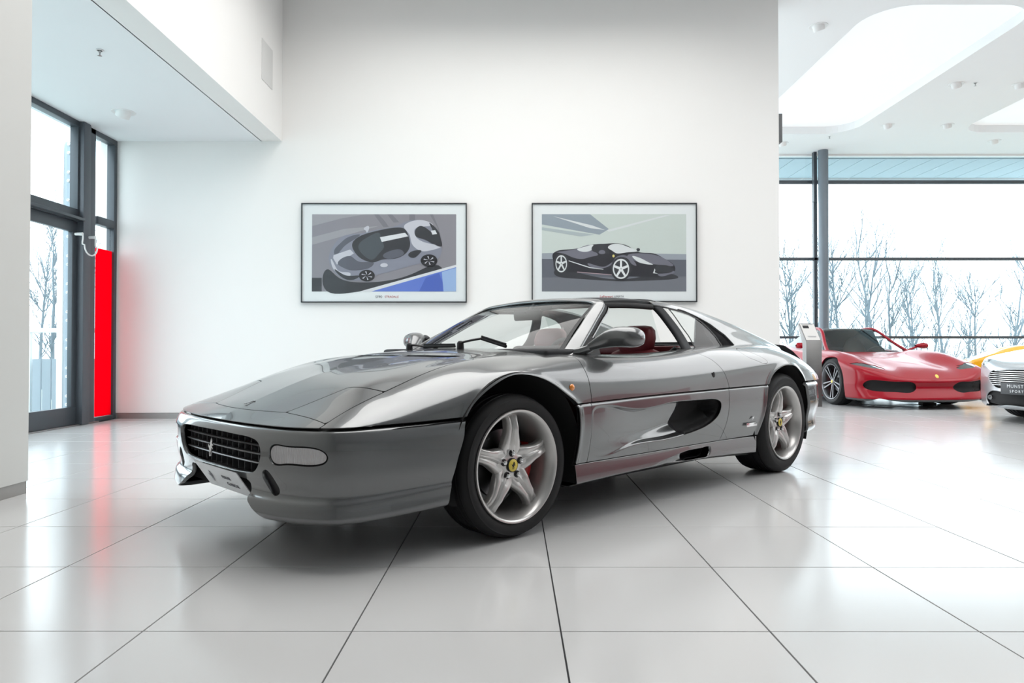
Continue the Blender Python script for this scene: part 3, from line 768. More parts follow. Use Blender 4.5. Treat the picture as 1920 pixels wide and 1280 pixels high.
# ---- wheel in its own frame: axis = +y outward, hub at origin
def spoke_grid(r0, r1, wfn, dfn, hfn, nr=22):
    P = []
    for i in range(nr + 1):
        r = r0 + (r1 - r0) * i / nr; w = wfn(r); d = dfn(r); h = hfn(r)
        row = []
        for (t, dd) in [(-1.0, -h), (-.97, -h * .45), (-.86, -.004), (-.72, 0), (-.45, -.002), (-.22, -.0055), (-.10, .000), (0, .003), (.10, .000), (.22, -.0055), (.45, -.002), (.72, 0), (.86, -.004), (.97, -h * .45), (1.0, -h)]:
            row.append((t * w, d + dd, r))
        P.append(row)
    return np.array(P)
def make_wheel(parent, loc, tyre_r, tyre_w, style='five', side=1, steer=0.0, rim_r=.238, tag_label=None, depth=.035, badge=M_YEL, rimm=None, caliper=M_CALR, horse_on=True):
    rimm = rimm or M_RIM
    w = bpy.data.objects.new('wheel', None); COL.objects.link(w); w.empty_display_size = .1; w.parent = parent
    w.location = loc; w.rotation_euler = (0, 0, (0 if side > 0 else math.pi) + steer)
    hw = tyre_w / 2; sw = hw - .012
    prof = [(-hw + .02, rim_r - .005), (-hw + .004, rim_r + .02), (-hw, rim_r + .045), (-hw + .006, tyre_r - .03), (-hw + .022, tyre_r - .008)]
    for g in (-.55, -.2, .2, .55):
        x = g * hw; prof += [(x - .006, tyre_r), (x - .004, tyre_r - .007), (x + .004, tyre_r - .007), (x + .006, tyre_r)]
    prof += [(hw - .022, tyre_r - .008), (hw - .006, tyre_r - .03), (hw - .001, rim_r + .052), (hw - .0025, rim_r + .048), (hw, rim_r + .042), (hw - .004, rim_r + .018), (hw - .012, rim_r + .003), (hw - .02, rim_r - .005)]
    MB().lathe(prof, 72).build('tyre', M_RUB, w)
    o = hw - .004                                      # plane of the rim lip
    barrel = [(o - .004, rim_r + .006), (o + .003, rim_r + .004), (o + .003, rim_r - .003), (o - .006, rim_r - .010), (o - .022, rim_r - .020), (o - .05, rim_r - .026), (o - .12, rim_r - .045), (-hw + .02, rim_r - .02)]
    MB().lathe(barrel, 72).build('rim_barrel', rimm, w)
    if style == 'five':
        def wf(r): return float(lin([.03, .06, .09, .14, .19, .222], [.036, .060, .052, .036, .031, .038], r))
        def df(r): return o - depth - .010 + float(lin([.0, .05, .10, .16, .20, .222], [-.006, -.004, .010, .016, .008, -.004], r))
        def hf(r): return float(lin([.03, .1, .2, .222], [.02, .038, .040, .03], r))
        G = spoke_grid(.028, .2205, wf, df, hf)
        for k in range(5):
            a = 2 * math.pi * k / 5; M = Matrix.Rotation(a, 4, 'Y')
            MB().grid(G).build('spoke', rimm, w, M=M)
            # webs that join the spokes to a star
        hub = MB(); n = 80; rows = []
        for i, (t, dd) in enumerate([(0, 0), (.45, 0), (.8, -.0015), (.93, -.006), (1.0, -.016), (1.02, -.05)]):
            row = []
            for k in range(n):
                a = 2 * math.pi * k / n; c5 = math.cos(5 * a)
                rr = .078 + .016 * c5 + .003 * math.cos(10 * a)
                row.append((math.sin(a) * rr * t, o - depth - .012 + dd, math.cos(a) * rr * t))
            rows.append(row)
        G2 = np.array(rows).transpose(1, 0, 2)
        hub.grid(G2, closed_u=True); hub.build('hub', rimm, w)
        for k in range(5):
            a = 2 * math.pi * k / 5
            nb = MB().lathe([(o - depth - .011, .0155), (o - depth - .009, .0155), (o - depth - .0095, .001)], 20, axis='y')
            nb.build('nut_recess', M_BLACK, w, M=Matrix.Translation((math.sin(a) * .0515, 0, math.cos(a) * .0515)))
            MB().lathe([(o - depth - .012, .0105), (o - depth - .001, .0105), (o - depth + .003, .008), (o - depth + .005, .001)], 6, axis='y', smooth=False).build('lug_nut', M_CHROME, w, M=Matrix.Translation((math.sin(a) * .0515, 0, math.cos(a) * .0515)))
        MB().lathe([(o - depth - .011, .031), (o - depth - .004, .030), (o - depth - .003, .027)], 40).build('cap_ring', M_BLACK, w)
        MB().lathe([(o - depth - .004, .0275), (o - depth - .002, .026), (o - depth - .0015, .001)], 40).build('hub_cap', badge, w)
        if horse_on: horse('emblem', .034, M_BLACK, w, Matrix.Translation((0, o - depth - .0012, 0)) @ Matrix.Rotation(math.pi, 4, 'Z'), th=.0006)
        MB().tube([(.16, o - .045, .135), (.152, o - .02, .128)], .004, 8).build('valve', M_BLACK, w)
    else:
        n = 10 if style == 'multi' else 5
        for k in range(n):
            a = 2 * math.pi * (k + .5) / n; M = Matrix.Rotation(a, 4, 'Y')
            mb = MB()
            if style == 'multi':
                mb.box((-.008, o - .05, .03), (.008, o - .02, rim_r - .02))
            else:
                for s in (-1, 1):
                    mb.add([(s * .005, o - .03, .03), (s * .02, o - .03, .03), (s * .045, o - .012, rim_r - .015), (s * .025, o - .012, rim_r - .015),
                            (s * .005, o - .06, .03), (s * .02, o - .06, .03), (s * .045, o - .05, rim_r - .015), (s * .025, o - .05, rim_r - .015)],
                           [(0, 1, 2, 3), (4, 5, 6, 7), (0, 1, 5, 4), (1, 2, 6, 5), (2, 3, 7, 6), (3, 0, 4, 7)])
            mb.build('spoke', rimm, w, M=M)
        MB().lathe([(o - .06, .05), (o - .03, .048), (o - .022, .035), (o - .02, .001)], 32).build('hub', rimm, w)
        MB().lathe([(o - .021, .024), (o - .017, .022), (o - .016, .001)], 24).build('hub_cap', badge, w)
    MB().lathe([(-.005, .06), (-.005, .150), (-.030, .150), (-.030, .06)], 48).build('brake_disc', M_DISC, w)
    MB().lathe([(.002, .06), (.02, .062), (.02, .001)], 32).build('disc_hat', M_BLACK, w)
    mb = MB()
    P = []
    for i in range(9):
        a = R(-28 + 56 * i / 8)
        P.append([(-math.cos(a) * r * side, y, math.sin(a) * r) for (r, y) in ((.112, -.045), (.112, .018), (.125, .028), (.160, .028), (.172, .015), (.172, -.045), (.112, -.045))])
    mb.grid(np.array(P), smooth=True)
    for row in (P[0], P[-1]): mb.add(row[:-1], [tuple(range(6))])
    mb.build('caliper', caliper, w)
    return w

HB = math.radians(44.2)
CAR = empty('sports_car', 'metallic grey mid-engined sports car with pop-up lamp lids and five-spoke wheels in the foreground', 'car',
            (-.587, 3.641, 0), math.pi + HB)

# ---------------- upper body patch: rails from centreline (0) to waist gap (9)
U = np.array([-.925, -.86, -.78, -.69, -.59, -.485, -.37, -.23, -.05, .1, .25, .5, .9, 1.4, 1.8, 2.2, 2.45, 2.8, 3.05, 3.15])
RAILS = [
 [(-.925, 0, .516), (-.86, 0, .547), (-.77, 0, .584), (-.65, 0, .630), (-.5, 0, .682), (-.25, 0, .743), (0, 0, .786), (.25, 0, .812), (.5, 0, .826), (.9, 0, .83), (1.4, 0, .83), (1.8, 0, .84), (2.2, 0, .85), (2.6, 0, .852), (2.9, 0, .856), (3.05, 0, .866), (3.15, 0, .875)],
 [(-.922, .2, .517), (-.85, .2, .547), (-.76, .2, .582), (-.65, .2, .623), (-.5, .2, .674), (-.25, .2, .739), (0, .2, .784), (.25, .2, .810), (.5, .2, .822), (.9, .2, .83), (1.4, .2, .83), (1.8, .2, .84), (2.2, .2, .85), (2.6, .2, .852), (2.9, .2, .856), (3.05, .2, .866), (3.15, .2, .873)],
 [(-.905, .41, .518), (-.80, .39, .555), (-.70, .40, .592), (-.55, .42, .650), (-.4, .42, .697), (-.25, .42, .733), (0, .42, .777), (.25, .42, .800), (.5, .42, .814), (.9, .42, .82), (1.4, .42, .825), (1.8, .42, .835), (2.2, .42, .845), (2.6, .42, .850), (2.9, .42, .850), (3.05, .42, .858), (3.15, .42, .862)],
 [(-.875, .57, .520), (-.77, .54, .558), (-.68, .52, .592), (-.54, .52, .646), (-.4, .52, .690), (-.25, .52, .727), (0, .53, .770), (.25, .53, .793), (.5, .54, .806), (.9, .55, .81), (1.4, .55, .82), (1.8, .55, .832), (2.2, .54, .845), (2.6, .53, .848), (2.9, .53, .84), (3.05, .52, .84), (3.15, .51, .84)],
 [(-.828, .68, .5225), (-.725, .645, .562), (-.6, .625, .607), (-.485, .618, .646), (-.37, .612, .685), (-.23, .608, .727), (-.05, .608, .762), (.215, .62, .785), (.5, .65, .795), (.9, .66, .795), (1.4, .66, .81), (1.8, .66, .83), (2.2, .645, .845), (2.6, .63, .845), (2.9, .61, .83), (3.05, .60, .815), (3.15, .59, .80)],
 [(-.79, .735, .524), (-.69, .708, .560), (-.58, .694, .597), (-.485, .688, .634), (-.37, .682, .674), (-.23, .680, .716), (-.05, .682, .752), (.215, .69, .776), (.5, .72, .785), (.9, .735, .783), (1.4, .735, .800), (1.8, .74, .825), (2.2, .73, .840), (2.6, .71, .838), (2.9, .69, .80), (3.05, .675, .77), (3.15, .665, .74)],
 [(-.745, .768, .5255), (-.64, .763, .557), (-.55, .762, .587), (-.4, .765, .638), (-.23, .772, .688), (-.05, .785, .728), (.215, .80, .750), (.5, .815, .758), (.9, .825, .755), (1.4, .825, .770), (1.8, .83, .795), (2.2, .84, .805), (2.45, .84, .808), (2.8, .82, .770), (3.05, .785, .71), (3.15, .765, .68)],
 [(-.72, .778, .5262), (-.6, .795, .552), (-.45, .812, .592), (-.25, .835, .645), (-.05, .862, .698), (.1, .870, .708), (.25, .872, .702), (.5, .875, .695), (.9, .885, .685), (1.4, .892, .695), (1.8, .908, .710), (2.2, .930, .730), (2.45, .935, .735), (2.8, .905, .71), (3.05, .855, .665), (3.15, .83, .64)],
 [(-.70, .784, .5268), (-.55, .815, .548), (-.35, .842, .585), (-.2, .862, .612), (0, .884, .632), (.25, .894, .632), (.5, .898, .632), (.9, .905, .632), (1.4, .912, .640), (1.8, .925, .650), (2.2, .943, .660), (2.45, .948, .665), (2.8, .922, .655), (3.05, .872, .63), (3.15, .845, .615)],
 [(-.68, .79, .5275), (-.55, .82, .530), (-.35, .85, .534), (-.25, .862, .537), (0, .892, .546), (.25, .905, .554), (.5, .908, .561), (.9, .914, .572), (1.4, .920, .579), (1.8, .930, .584), (2.2, .945, .588), (2.45, .950, .590), (2.8, .928, .592), (3.05, .88, .592), (3.15, .852, .592)]]
BK = np.array([0, .2, .41, .53, .62, .70, .80, .90, .985, 1.07])
V4 = (np.array([p[0] for p in RAILS[4]]), np.array([p[1] for p in RAILS[4]]))
def v4(u): return spl(V4[0], V4[1], u)
def upatch(ua, nb):
    cols = []
    for r in RAILS:
        r = np.array(r); us = r[0, 0]
        uu = ua + np.where(ua < 0, (us + .925) * (np.clip(-ua / .925, 0, None) ** 1.6), 0)
        cols.append(np.column_stack([uu, spl(r[:, 0], r[:, 1:], uu)]))
    C = np.stack(cols, 1)                               # [na, rails, 3]
    b = np.linspace(0, BK[-1], nb)
    P = np.einsum('bj,ajk->abk', spl_matrix(BK, b), C)
    return P, b
def vent_dish(u, v):
    a = np.abs(v)
    L = .03 + .40 * sstep(.47, .05, a)                 # length of the dish ahead of the slots
    inside = sstep(.52, .30, a) * sstep(-L - .08, -L * .15, u) * sstep(.10, .010, u)
    return .010 * inside
ARC_F = [(.365, -.1), (.365, .40), (.362, .50), (.35, .553), (.30, .593), (.205, .652), (.10, .692), (.03, .703), (-.03, .701), (-.12, .669), (-.20, .624), (-.265, .565), (-.285, .530), (-.304, .468), (-.34, .381), (-.361, .303), (-.385, .2), (-.40, -.1)]
ARC_R = [(2.015, -.1), (2.03, .156), (2.063, .277), (2.12, .466), (2.155, .585), (2.20, .643), (2.30, .692), (2.37, .707), (2.44, .710), (2.52, .704), (2.60, .672), (2.68, .62), (2.73, .56), (2.77, .45), (2.79, .30), (2.80, -.1)]
ARC_F = [tuple(p) for p in curve_pts(ARC_F[:1] + ARC_F[1:], 120)]
ARC_R = [tuple(p) for p in curve_pts(ARC_R, 110)]
def arch(u, z): return np.minimum(-sd_poly(u, z, ARC_F), -sd_poly(u, z, ARC_R))
ua = np.unique(np.r_[np.linspace(-.925, -.3, 76), np.linspace(-.3, .6, 112), np.linspace(.6, 2.0, 110), np.linspace(2.0, 3.15, 120)])
PU, BU = upatch(ua, 150)
NU_ = grid_normals(PU)
d = arch(PU[..., 0], PU[..., 2]); side_m = sstep(.55, .8, PU[..., 1])
PU = PU + NU_ * (.008 * np.exp(-(d / .016) ** 2) * side_m * sstep(.0, .3, 1.0))[..., None]
PU[..., 2] -= vent_dish(PU[..., 0], PU[..., 1])
NU_ = grid_normals(PU)
u_, v_, z_ = PU[..., 0], PU[..., 1], PU[..., 2]
bb = np.broadcast_to(BU, u_.shape)
fa = arch(u_, z_) + np.where(v_ < .6, 9, 0)
fwaist = (BK[-1] - bb) * .9 - .0045
ud = .452 + .030 * sstep(.72, .79, z_)
DR = (np.array([.50, .56, .60, .655, .69, .728, .76, .79, .82]), np.array([1.697, 1.698, 1.694, 1.672, 1.655, 1.630, 1.595, 1.53, 1.45]))
udr = spl(DR[0], DR[1], z_)
uc = .335 + .20 * (v_ / .65) ** 2                       # base of the windscreen
s4 = v4(u_) - v_
lamp = sd_poly(u_, v_, [(-.800, .355), (-.548, .418), (-.490, .70), (-.80, .80)])
lamp = np.minimum(lamp, s4)
nosecut = u_ - (-.842 + .042 * (v_ / .355) ** 2)        # front edge of the boot lid
hood_f = np.minimum.reduce([s4 - .004, -sd_poly(u_, v_, [(-.802, .355), (-.548, .418), (-.490, .70), (-.80, .80)]) - .003, np.where(v_ < .36, nosecut - .0025, 9), np.where(v_ > .355, u_ + .78, 9), uc - u_])
slot = sd_poly(u_, v_, [(-.005, .025), (.035, .025), (.050, .44), (.012, .44)])
hood_f = np.minimum(hood_f, -slot)
nose_f = np.minimum.reduce([s4 - .0015, -(u_ + .8), np.where(v_ < .36, -nosecut - .0015, 9), -(u_ + .80) - .0008])
nose_f = np.minimum(s4 - .003, np.where(v_ < .355, -nosecut - .0015, -(u_ + .801)))
fend_f = np.minimum.reduce([-s4 - .0035, fa, fwaist, ud - u_ - .002])
fend_f = np.minimum(fend_f, np.where(v_ < .72, uc - u_ + .02, 9))
door_f = np.minimum.reduce([u_ - ud - .002, udr - u_ - .002, fwaist, v_ - .728])
quart_f = np.minimum.reduce([u_ - udr - .002, fwaist, fa, v_ - .60, np.where(v_ < .70, u_ - 1.6, 9)])
FUEL = closed_curve([(1.985, .800), (2.02, .818), (2.09, .800), (2.16, .762), (2.185, .735), (2.15, .722), (2.07, .742), (2.00, .772)], 50)
fuel = sd_poly(u_, z_, FUEL) - np.where(v_ < .7, 9, 0)
quart_f = np.minimum(quart_f, -fuel - .001)
deck_f = np.minimum.reduce([.597 - v_, u_ - 2.02])
def both(d): return [d, mirror_data(d)]
def pan(F, fl=.003, P=PU, N=NU_): return panel_data(P, N, F, fl)
hd = pan(hood_f); hood = data_obj('bonnet', join_data(both(hd)), M_GREY, CAR)
vt = []
for k in range(25):
    v0 = .027 + .411 * k / 24; u0 = .035 + .015 * (v0 - .025) / .415 - .0012
    dd = (PU[..., 0] - u0) ** 2 + (PU[..., 1] - v0) ** 2; i_ = np.unravel_index(np.argmin(dd), dd.shape); zz = PU[i_][2]
    vt.append([(u0, v0, zz - .0012), (u0 - .003, v0, zz - .024)])
for s in (1, -1): MB().grid(np.array([[(-a, s * b, c) for a, b, c in r] for r in vt]), smooth=False).build('vent_slot', M_UNDER, hood)
ns = pan(nose_f); data_obj('nose_panel', join_data(both(ns)), M_GREY, CAR)
lp = pan(lamp - .003); 
for dd in both(lp): data_obj('headlamp_lid', dd, M_GREY, CAR)
FEND = pan(fend_f); QUART = pan(quart_f); DOORU = pan(door_f)
fl_ = pan(fuel - .001)
data_obj('fuel_flap', mirror_data(fl_), M_GREY, CAR); data_obj('fuel_flap', fl_, M_GREY, CAR)
data_obj('engine_cover', join_data(both(pan(deck_f))), M_GREY, CAR)
# dark underlay a little below the skin
Pc, bc = upatch(np.linspace(-.915, 3.13, 120), 60)
Pc[..., 2] -= vent_dish(Pc[..., 0], Pc[..., 1])
Nc = grid_normals(Pc); Pc = Pc - Nc * .022
uc_ = .35 + .20 * (Pc[..., 1] / .65) ** 2
fu = np.minimum(arch(Pc[..., 0], Pc[..., 2]) + np.where(Pc[..., 1] < .6, 9, 0), -np.minimum.reduce([Pc[..., 0] - uc_, 1.95 - Pc[..., 0], .715 - Pc[..., 1]]))
under = panel_data(Pc, Nc, fu, 0)
UND = both(under)

# ---------------- lower side patch v(u, z)
SC_POLY = closed_curve([(.445, .512), (.73, .522), (1.10, .530), (1.45, .531), (1.56, .524), (1.605, .500), (1.60, .462), (1.56, .418), (1.46, .376), (1.30, .349), (1.04, .330), (.75, .318), (.47, .309), (.445, .33), (.442, .42)], 120)
def vlow(u, z):
    top = spl([p[0] for p in RAILS[9]], [p[1] for p in RAILS[9]], u)
    t = (z - .28) / .30
    return top - .003 + .010 * np.sin(np.clip(t, 0, 1) * math.pi) - .028 * (1 - np.clip(t, -.2, 1)) ** 2
nu, nz = 420, 90
ul = np.linspace(.30, 2.20, nu); zt = np.linspace(0, 1, nz)
UL, ZT = np.meshgrid(ul, zt, indexing='ij')
ztop = spl([p[0] for p in RAILS[9]], [p[2] for p in RAILS[9]], UL) - .002
zbot = .279
ZL = zbot + (ztop - zbot) * ZT
VL = vlow(UL, ZL)
sc = sd_poly(UL, ZL, SC_POLY)
wup = sstep(.002, .018, sc)
dlow = ZL - spl([.44, .75, 1.04, 1.30, 1.46, 1.60], [.309, .318, .330, .349, .376, .46], UL)
wlow = sstep(0, .07 + .0 * UL, dlow)
depth = .095 * sstep(.35, 1.35, UL) ** 1.15
VL = VL - depth * wup * np.where(UL < 1.55, .35 * 1 + .65 * wlow, 1.0) * 1.0
PL = np.stack([UL, VL, ZL], -1)
dl = arch(UL, ZL)
PL[..., 1] += .008 * np.exp(-(dl / .02) ** 2)
# soft roll at the waist so that it reads as a groove
PL[..., 1] -= .006 * np.exp(-((ztop - ZL) / .006) ** 2)
NL = grid_normals(PL, ref=np.broadcast_to(np.array([0, 1., 0]), PL.shape))
ubk = spl([.30, .40, .46, .50, .55], [1.32, 1.20, 1.25, 1.285, 1.30], ZL)     # where the floor dives into the black duct
duct = np.minimum(sc - .001, UL - ubk)
fl_fr = np.minimum.reduce([.450 - UL, dl, (ZL - zbot) - .001])
fl_dr = np.minimum.reduce([UL - .454, spl(DR[0], DR[1], np.clip(ZL, .5, .6)) - .9 * 0 - UL - .002 + np.where(ZL < .5, -(.5 - ZL) ** 1.3 * .28, 0)])
udl = spl([.28, .34, .44, .50, .58], [1.640, 1.665, 1.688, 1.696, 1.698], ZL)
fl_dr = np.minimum.reduce([UL - .454, udl - UL - .002, -duct])
fl_qu = np.minimum.reduce([UL - udl - .002, dl])
z0 = ZL - zbot - .002; fl_dr = np.minimum(fl_dr, z0 + .0015); 
Lfr, Ldr, Lqu = [panel_data(PL, NL, f, .008) for f in (fl_fr, fl_dr, fl_qu)]
Pd = PL.copy(); Pd[..., 1] -= .004 + .10 * sstep(0, .20, UL - ubk)
Nd = grid_normals(Pd, ref=np.broadcast_to(np.array([0, 1., 0]), Pd.shape))
Lduct = panel_data(Pd, Nd, np.minimum(sc - .002, UL - ubk + .004), 0)
Pu = PL.copy(); Pu[..., 1] -= .022
Lund = panel_data(Pu[::3, ::3], NL[::3, ::3], np.minimum(dl, 9)[::3, ::3], 0)
for k in (0, 1):
    f = (lambda d: d) if k == 0 else mirror_data
    data_obj('front_wing', f(join_data([FEND, Lfr])), M_GREY, CAR)
    dr = data_obj('door', f(join_data([DOORU, Ldr])), M_GREY, CAR)
    data_obj('air_duct', f(Lduct), M_BLACK, dr)
    data_obj('rear_wing', f(join_data([QUART, Lqu])), M_GREY, CAR)

# ---------------- sill with its own small intake
us = np.linspace(.345, 2.16, 260); tt = np.linspace(0, 1, 44)
US, TT = np.meshgrid(us, tt, indexing='ij')
zlo = spl([.3, .7, 1.2, 1.7, 2.2], [.166, .180, .184, .170, .142], US); zhi = np.full_like(US, .276) - .006 * sstep(1.6, 2.2, US)
ZS = zhi + (zlo - zhi) * TT
VS = vlow(US, np.full_like(US, .285)) + .012 * np.sin(np.clip(TT * 1.15, 0, 1) * math.pi * .5) - .05 * sstep(.80, 1.0, TT)
SC2 = closed_curve([(.93, .200), (1.15, .236), (1.32, .254), (1.47, .256), (1.53, .246), (1.515, .215), (1.43, .194), (1.2, .189)], 60)
s2 = sd_poly(US, ZS, SC2); VS = VS - .05 * sstep(0, .014, s2) * sstep(.9, 1.4, US)
PS = np.stack([US, VS, ZS], -1)
PS2 = np.concatenate([np.stack([us, VS[:, 0] - .02, ZS[:, 0] + .001], -1)[:, None], PS, np.stack([us, VS[:, -1] - .25, ZS[:, -1] - .004], -1)[:, None]], 1)
NS2 = grid_normals(PS2, ref=np.broadcast_to(np.array([0, 1., 0]), PS2.shape))
s2b = np.pad(s2, ((0, 0), (1, 1)), constant_values=-1)
ub2 = lin([.19, .22, .26], [1.27, 1.27, 1.30], PS2[..., 2])
dk = np.minimum(s2b - .003, PS2[..., 0] - ub2)
dlS = np.minimum(arch(PS2[..., 0], PS2[..., 2]), -dk)
SILL = panel_data(PS2, NS2, np.minimum(dlS, 9), .004)
Pk = PS2.copy(); Pk[..., 1] -= .004 + .05 * sstep(0, .1, PS2[..., 0] - ub2)
SK = panel_data(Pk, NS2, dk + .003, 0)
for f in ((lambda d: d), mirror_data):
    s = data_obj('sill', f(SILL), M_GREY, CAR); data_obj('sill_duct', f(SK), M_BLACK, s)

# ---------------- front bumper
G = curve_pts([(-.925, 0, .514), (-.922, .22, .5145), (-.908, .41, .5155), (-.875, .57, .517), (-.828, .68, .519), (-.775, .745, .5215), (-.70, .784, .524), (-.55, .82, .527), (-.42, .842, .5305), (-.25, .864, .534), (-.2, .870, .535)], 220)
def nose_surface(prof, n_t=90, G=G):
    """prof(w) -> list of (outward offset, z) rows for every G sample; returns P[w, t]"""
    T = np.gradient(G[:, :2], axis=0); T /= np.linalg.norm(T, axis=1, keepdims=True)
    Nn = np.stack([-T[:, 1], T[:, 0]], -1)
    if Nn[0, 0] > 0: Nn = -Nn
    s = np.r_[0, np.cumsum(np.linalg.norm(np.diff(G, axis=0), axis=1))]; s /= s[-1]
    rows = []
    for (tk, offs, zs) in prof:
        SM = spl_matrix([0, .25, .55, .75, 1], s); o = SM @ np.array(offs); z = SM @ np.array(zs)
        rows.append(np.stack([G[:, 0] + Nn[:, 0] * o, G[:, 1] + Nn[:, 1] * o, z], -1))
    C = np.stack(rows, 1); t = np.linspace(0, 1, n_t)
    return np.einsum('bj,ajk->abk', spl_matrix([p[0] for p in prof], t), C), s
z0g = [.514, .515, .519, .527, .535]
bprof = [(0, [-.006] * 5, [z - .006 for z in z0g]),
         (.05, [.008, .008, .008, .006, .004], [z - .011 for z in z0g]),
         (.12, [.021, .021, .020, .016, .008], [z - .030 for z in z0g]),
         (.25, [.030, .030, .030, .026, .016], [.450, .452, .455, .460, .470]),
         (.42, [.026, .026, .030, .030, .024], [.380, .380, .385, .390, .400]),
         (.58, [.014, .016, .024, .028, .026], [.315, .315, .320, .330, .345]),
         (.68, [.000, .004, .014, .020, .022], [.272, .272, .280, .295, .312]),
         (.735, [.006, .008, .016, .020, .021], [.250, .250, .262, .280, .298]),
         (.79, [.022, .024, .027, .026, .025], [.234, .236, .248, .268, .286]),
         (.88, [.036, .036, .034, .030, .026], [.198, .198, .210, .230, .250]),
         (.95, [.024, .024, .024, .022, .018], [.168, .168, .176, .192, .214]),
         (1.0, [-.03, -.03, -.03, -.03, -.02], [.158, .158, .166, .182, .206])]
PB, sB = nose_surface(bprof, 110)
PB = np.concatenate([np.stack([G[:, 0], G[:, 1], G[:, 2]], -1)[:, None] + np.array([.03, 0, -.011]), PB], 1)
_in = (PB[:, -1] - PB[:, -6]) * np.array([1, 1, 0]); _in /= (np.linalg.norm(_in, axis=1, keepdims=True) + 1e-9)
PB = np.concatenate([PB] + [(PB[:, -1] + _in * q + np.array([0, 0, .02 * q]))[:, None] for q in (.04, .09, .14)], 1)
refB = np.stack([PB[..., 0] + .3, PB[..., 1] * 1.0, PB[..., 2] * 0], -1); refB[..., 0] = np.minimum(refB[..., 0], 0)
NB_ = grid_normals(PB, ref=refB)
uB, vB, zB = PB[..., 0], PB[..., 1], PB[..., 2]
GR = closed_curve([(.0, .474), (.25, .472), (.37, .466), (.415, .448), (.424, .425), (.408, .375), (.375, .342), (.30, .326), (.16, .320), (0, .319), (-.16, .320), (-.30, .326), (-.375, .342), (-.408, .375), (-.424, .425), (-.415, .448), (-.37, .466), (-.25, .472)], 120)
LMP = closed_curve([(.492, .448), (.56, .455), (.64, .456), (.695, .453), (.722, .443), (.737, .422), (.731, .401), (.705, .388), (.64, .383), (.56, .380), (.495, .381), (.480, .395), (.478, .43)], 90)
FOG = closed_curve([(.448, .354), (.480, .340), (.505, .305), (.510, .272), (.492, .258), (.460, .264), (.430, .300), (.422, .335)], 60)
MOUTH = [(-.01, .303), (.29, .299), (.312, .286), (.314, .262), (.318, .242), (.335, .222), (.375, .200), (.43, .180), (.49, .160), (.52, .10), (-.01, .10)]
farc = sd_poly(uB, zB, ARC_F)
fr_only = np.where(uB < -.6, 0, 9)
bump_f = np.minimum.reduce([-sd_poly(vB, zB, GR) + fr_only, -sd_poly(vB, zB, LMP) + fr_only, -sd_poly(vB, zB, FOG) + fr_only, -sd_poly(vB, zB, MOUTH) + fr_only, -farc])
BD = panel_data(PB, NB_, bump_f, .018)
bumper = data_obj('front_bumper', join_data(both(BD)), M_GREY, CAR)
# pocket walls and floors behind the openings
def inlay(F, dz, P=PB, N=NB_, grow=.006):
    Pq = P - N * dz; return panel_data(Pq, N, F + grow, 0)
lens_f = sd_poly(vB, zB, LMP) - .006 + np.where(fr_only > 0, -9, 0)
ld = inlay(lens_f, .006, grow=0)
fogd = inlay(sd_poly(vB, zB, FOG) - fr_only, .014)
back_l = inlay(sd_poly(vB, zB, LMP) - fr_only, .016)
M_RIB = mat('ribbed_lens', (.58, .57, .58), .18, coat=1, spec=.6)
nt = M_RIB.node_tree; tc = nt.nodes.new('ShaderNodeTexCoord'); wv = nt.nodes.new('ShaderNodeTexWave'); wv.bands_direction = 'Y'; wv.inputs['Scale'].default_value = 38
bp_ = nt.nodes.new('ShaderNodeBump'); bp_.inputs['Strength'].default_value = .8; bp_.inputs['Distance'].default_value = .004
nt.links.new(tc.outputs['Object'], wv.inputs['Vector']); nt.links.new(wv.outputs['Fac'], bp_.inputs['Height']); nt.links.new(bp_.outputs['Normal'], nt.nodes['Principled BSDF'].inputs['Normal'])
for f in ((lambda d: d), mirror_data):
    il = data_obj('indicator_lamp', f(ld), M_RIB, CAR); data_obj('lamp_seal', f(back_l), M_BLACK, il)
    data_obj('brake_vent', f(fogd), M_BLACK, CAR)
# black pan behind the bumper
Gi = G * np.array([1, 1, 1]); 
PI, _ = nose_surface([(0, [-.05] * 5, [.50] * 5), (.5, [-.06] * 5, [.35] * 5), (1, [-.10] * 5, [.225] * 5)], 24)
NI = grid_normals(PI, ref=np.stack([PI[..., 0] + .3, PI[..., 1], PI[..., 2] * 0], -1))
fI = np.minimum(-sd_poly(PI[..., 0], PI[..., 2], ARC_F), np.where(PI[..., 1] < .34, PI[..., 2] - .262, 9))
UND += both(panel_data(PI, NI, fI, 0))
# grille: bars and vertical fins, curved with the nose
grl = data_obj('grille', panel_data(PB - NB_ * .075, NB_, sd_poly(vB, zB, GR) + .03 - fr_only, 0) and join_data(both(panel_data(PB - NB_ * .075, NB_, sd_poly(vB, zB, GR) + .03 - fr_only, 0))), M_BLACK, CAR)
def on_nose(v, off=0.0):
    """point on the plan curve at lateral v"""
    a = abs(v); u = np.interp(a, G[:, 1], G[:, 0]); return (u - off, v)
M_BAR = mat('satin_grille_bar', (.40, .40, .41), .3, .9, noise=.02)
def hstrip(zc, h, off0, off1, vmax, name, m, parent, n=48):
    rows = []
    for k in range(n + 1):
        v = -vmax + 2 * vmax * k / n; u = on_nose(v)[0]; e = 1
        rows.append([(-(u - off1), v, zc + h * .5), (-(u - off1 - .004), v, zc), (-(u - off1), v, zc - h * .5), (-(u - off0), v, zc - h * .5), (-(u - off0), v, zc + h * .5), (-(u - off1), v, zc + h * .5)])
    return MB().grid(np.array(rows), smooth=False).build(name, m, parent)
for zc, vm in ((.436, .410), (.402, .408), (.367, .39)):
    hstrip(zc, .0065, -.022, .000, vm, 'grille_bar', M_BAR, grl)
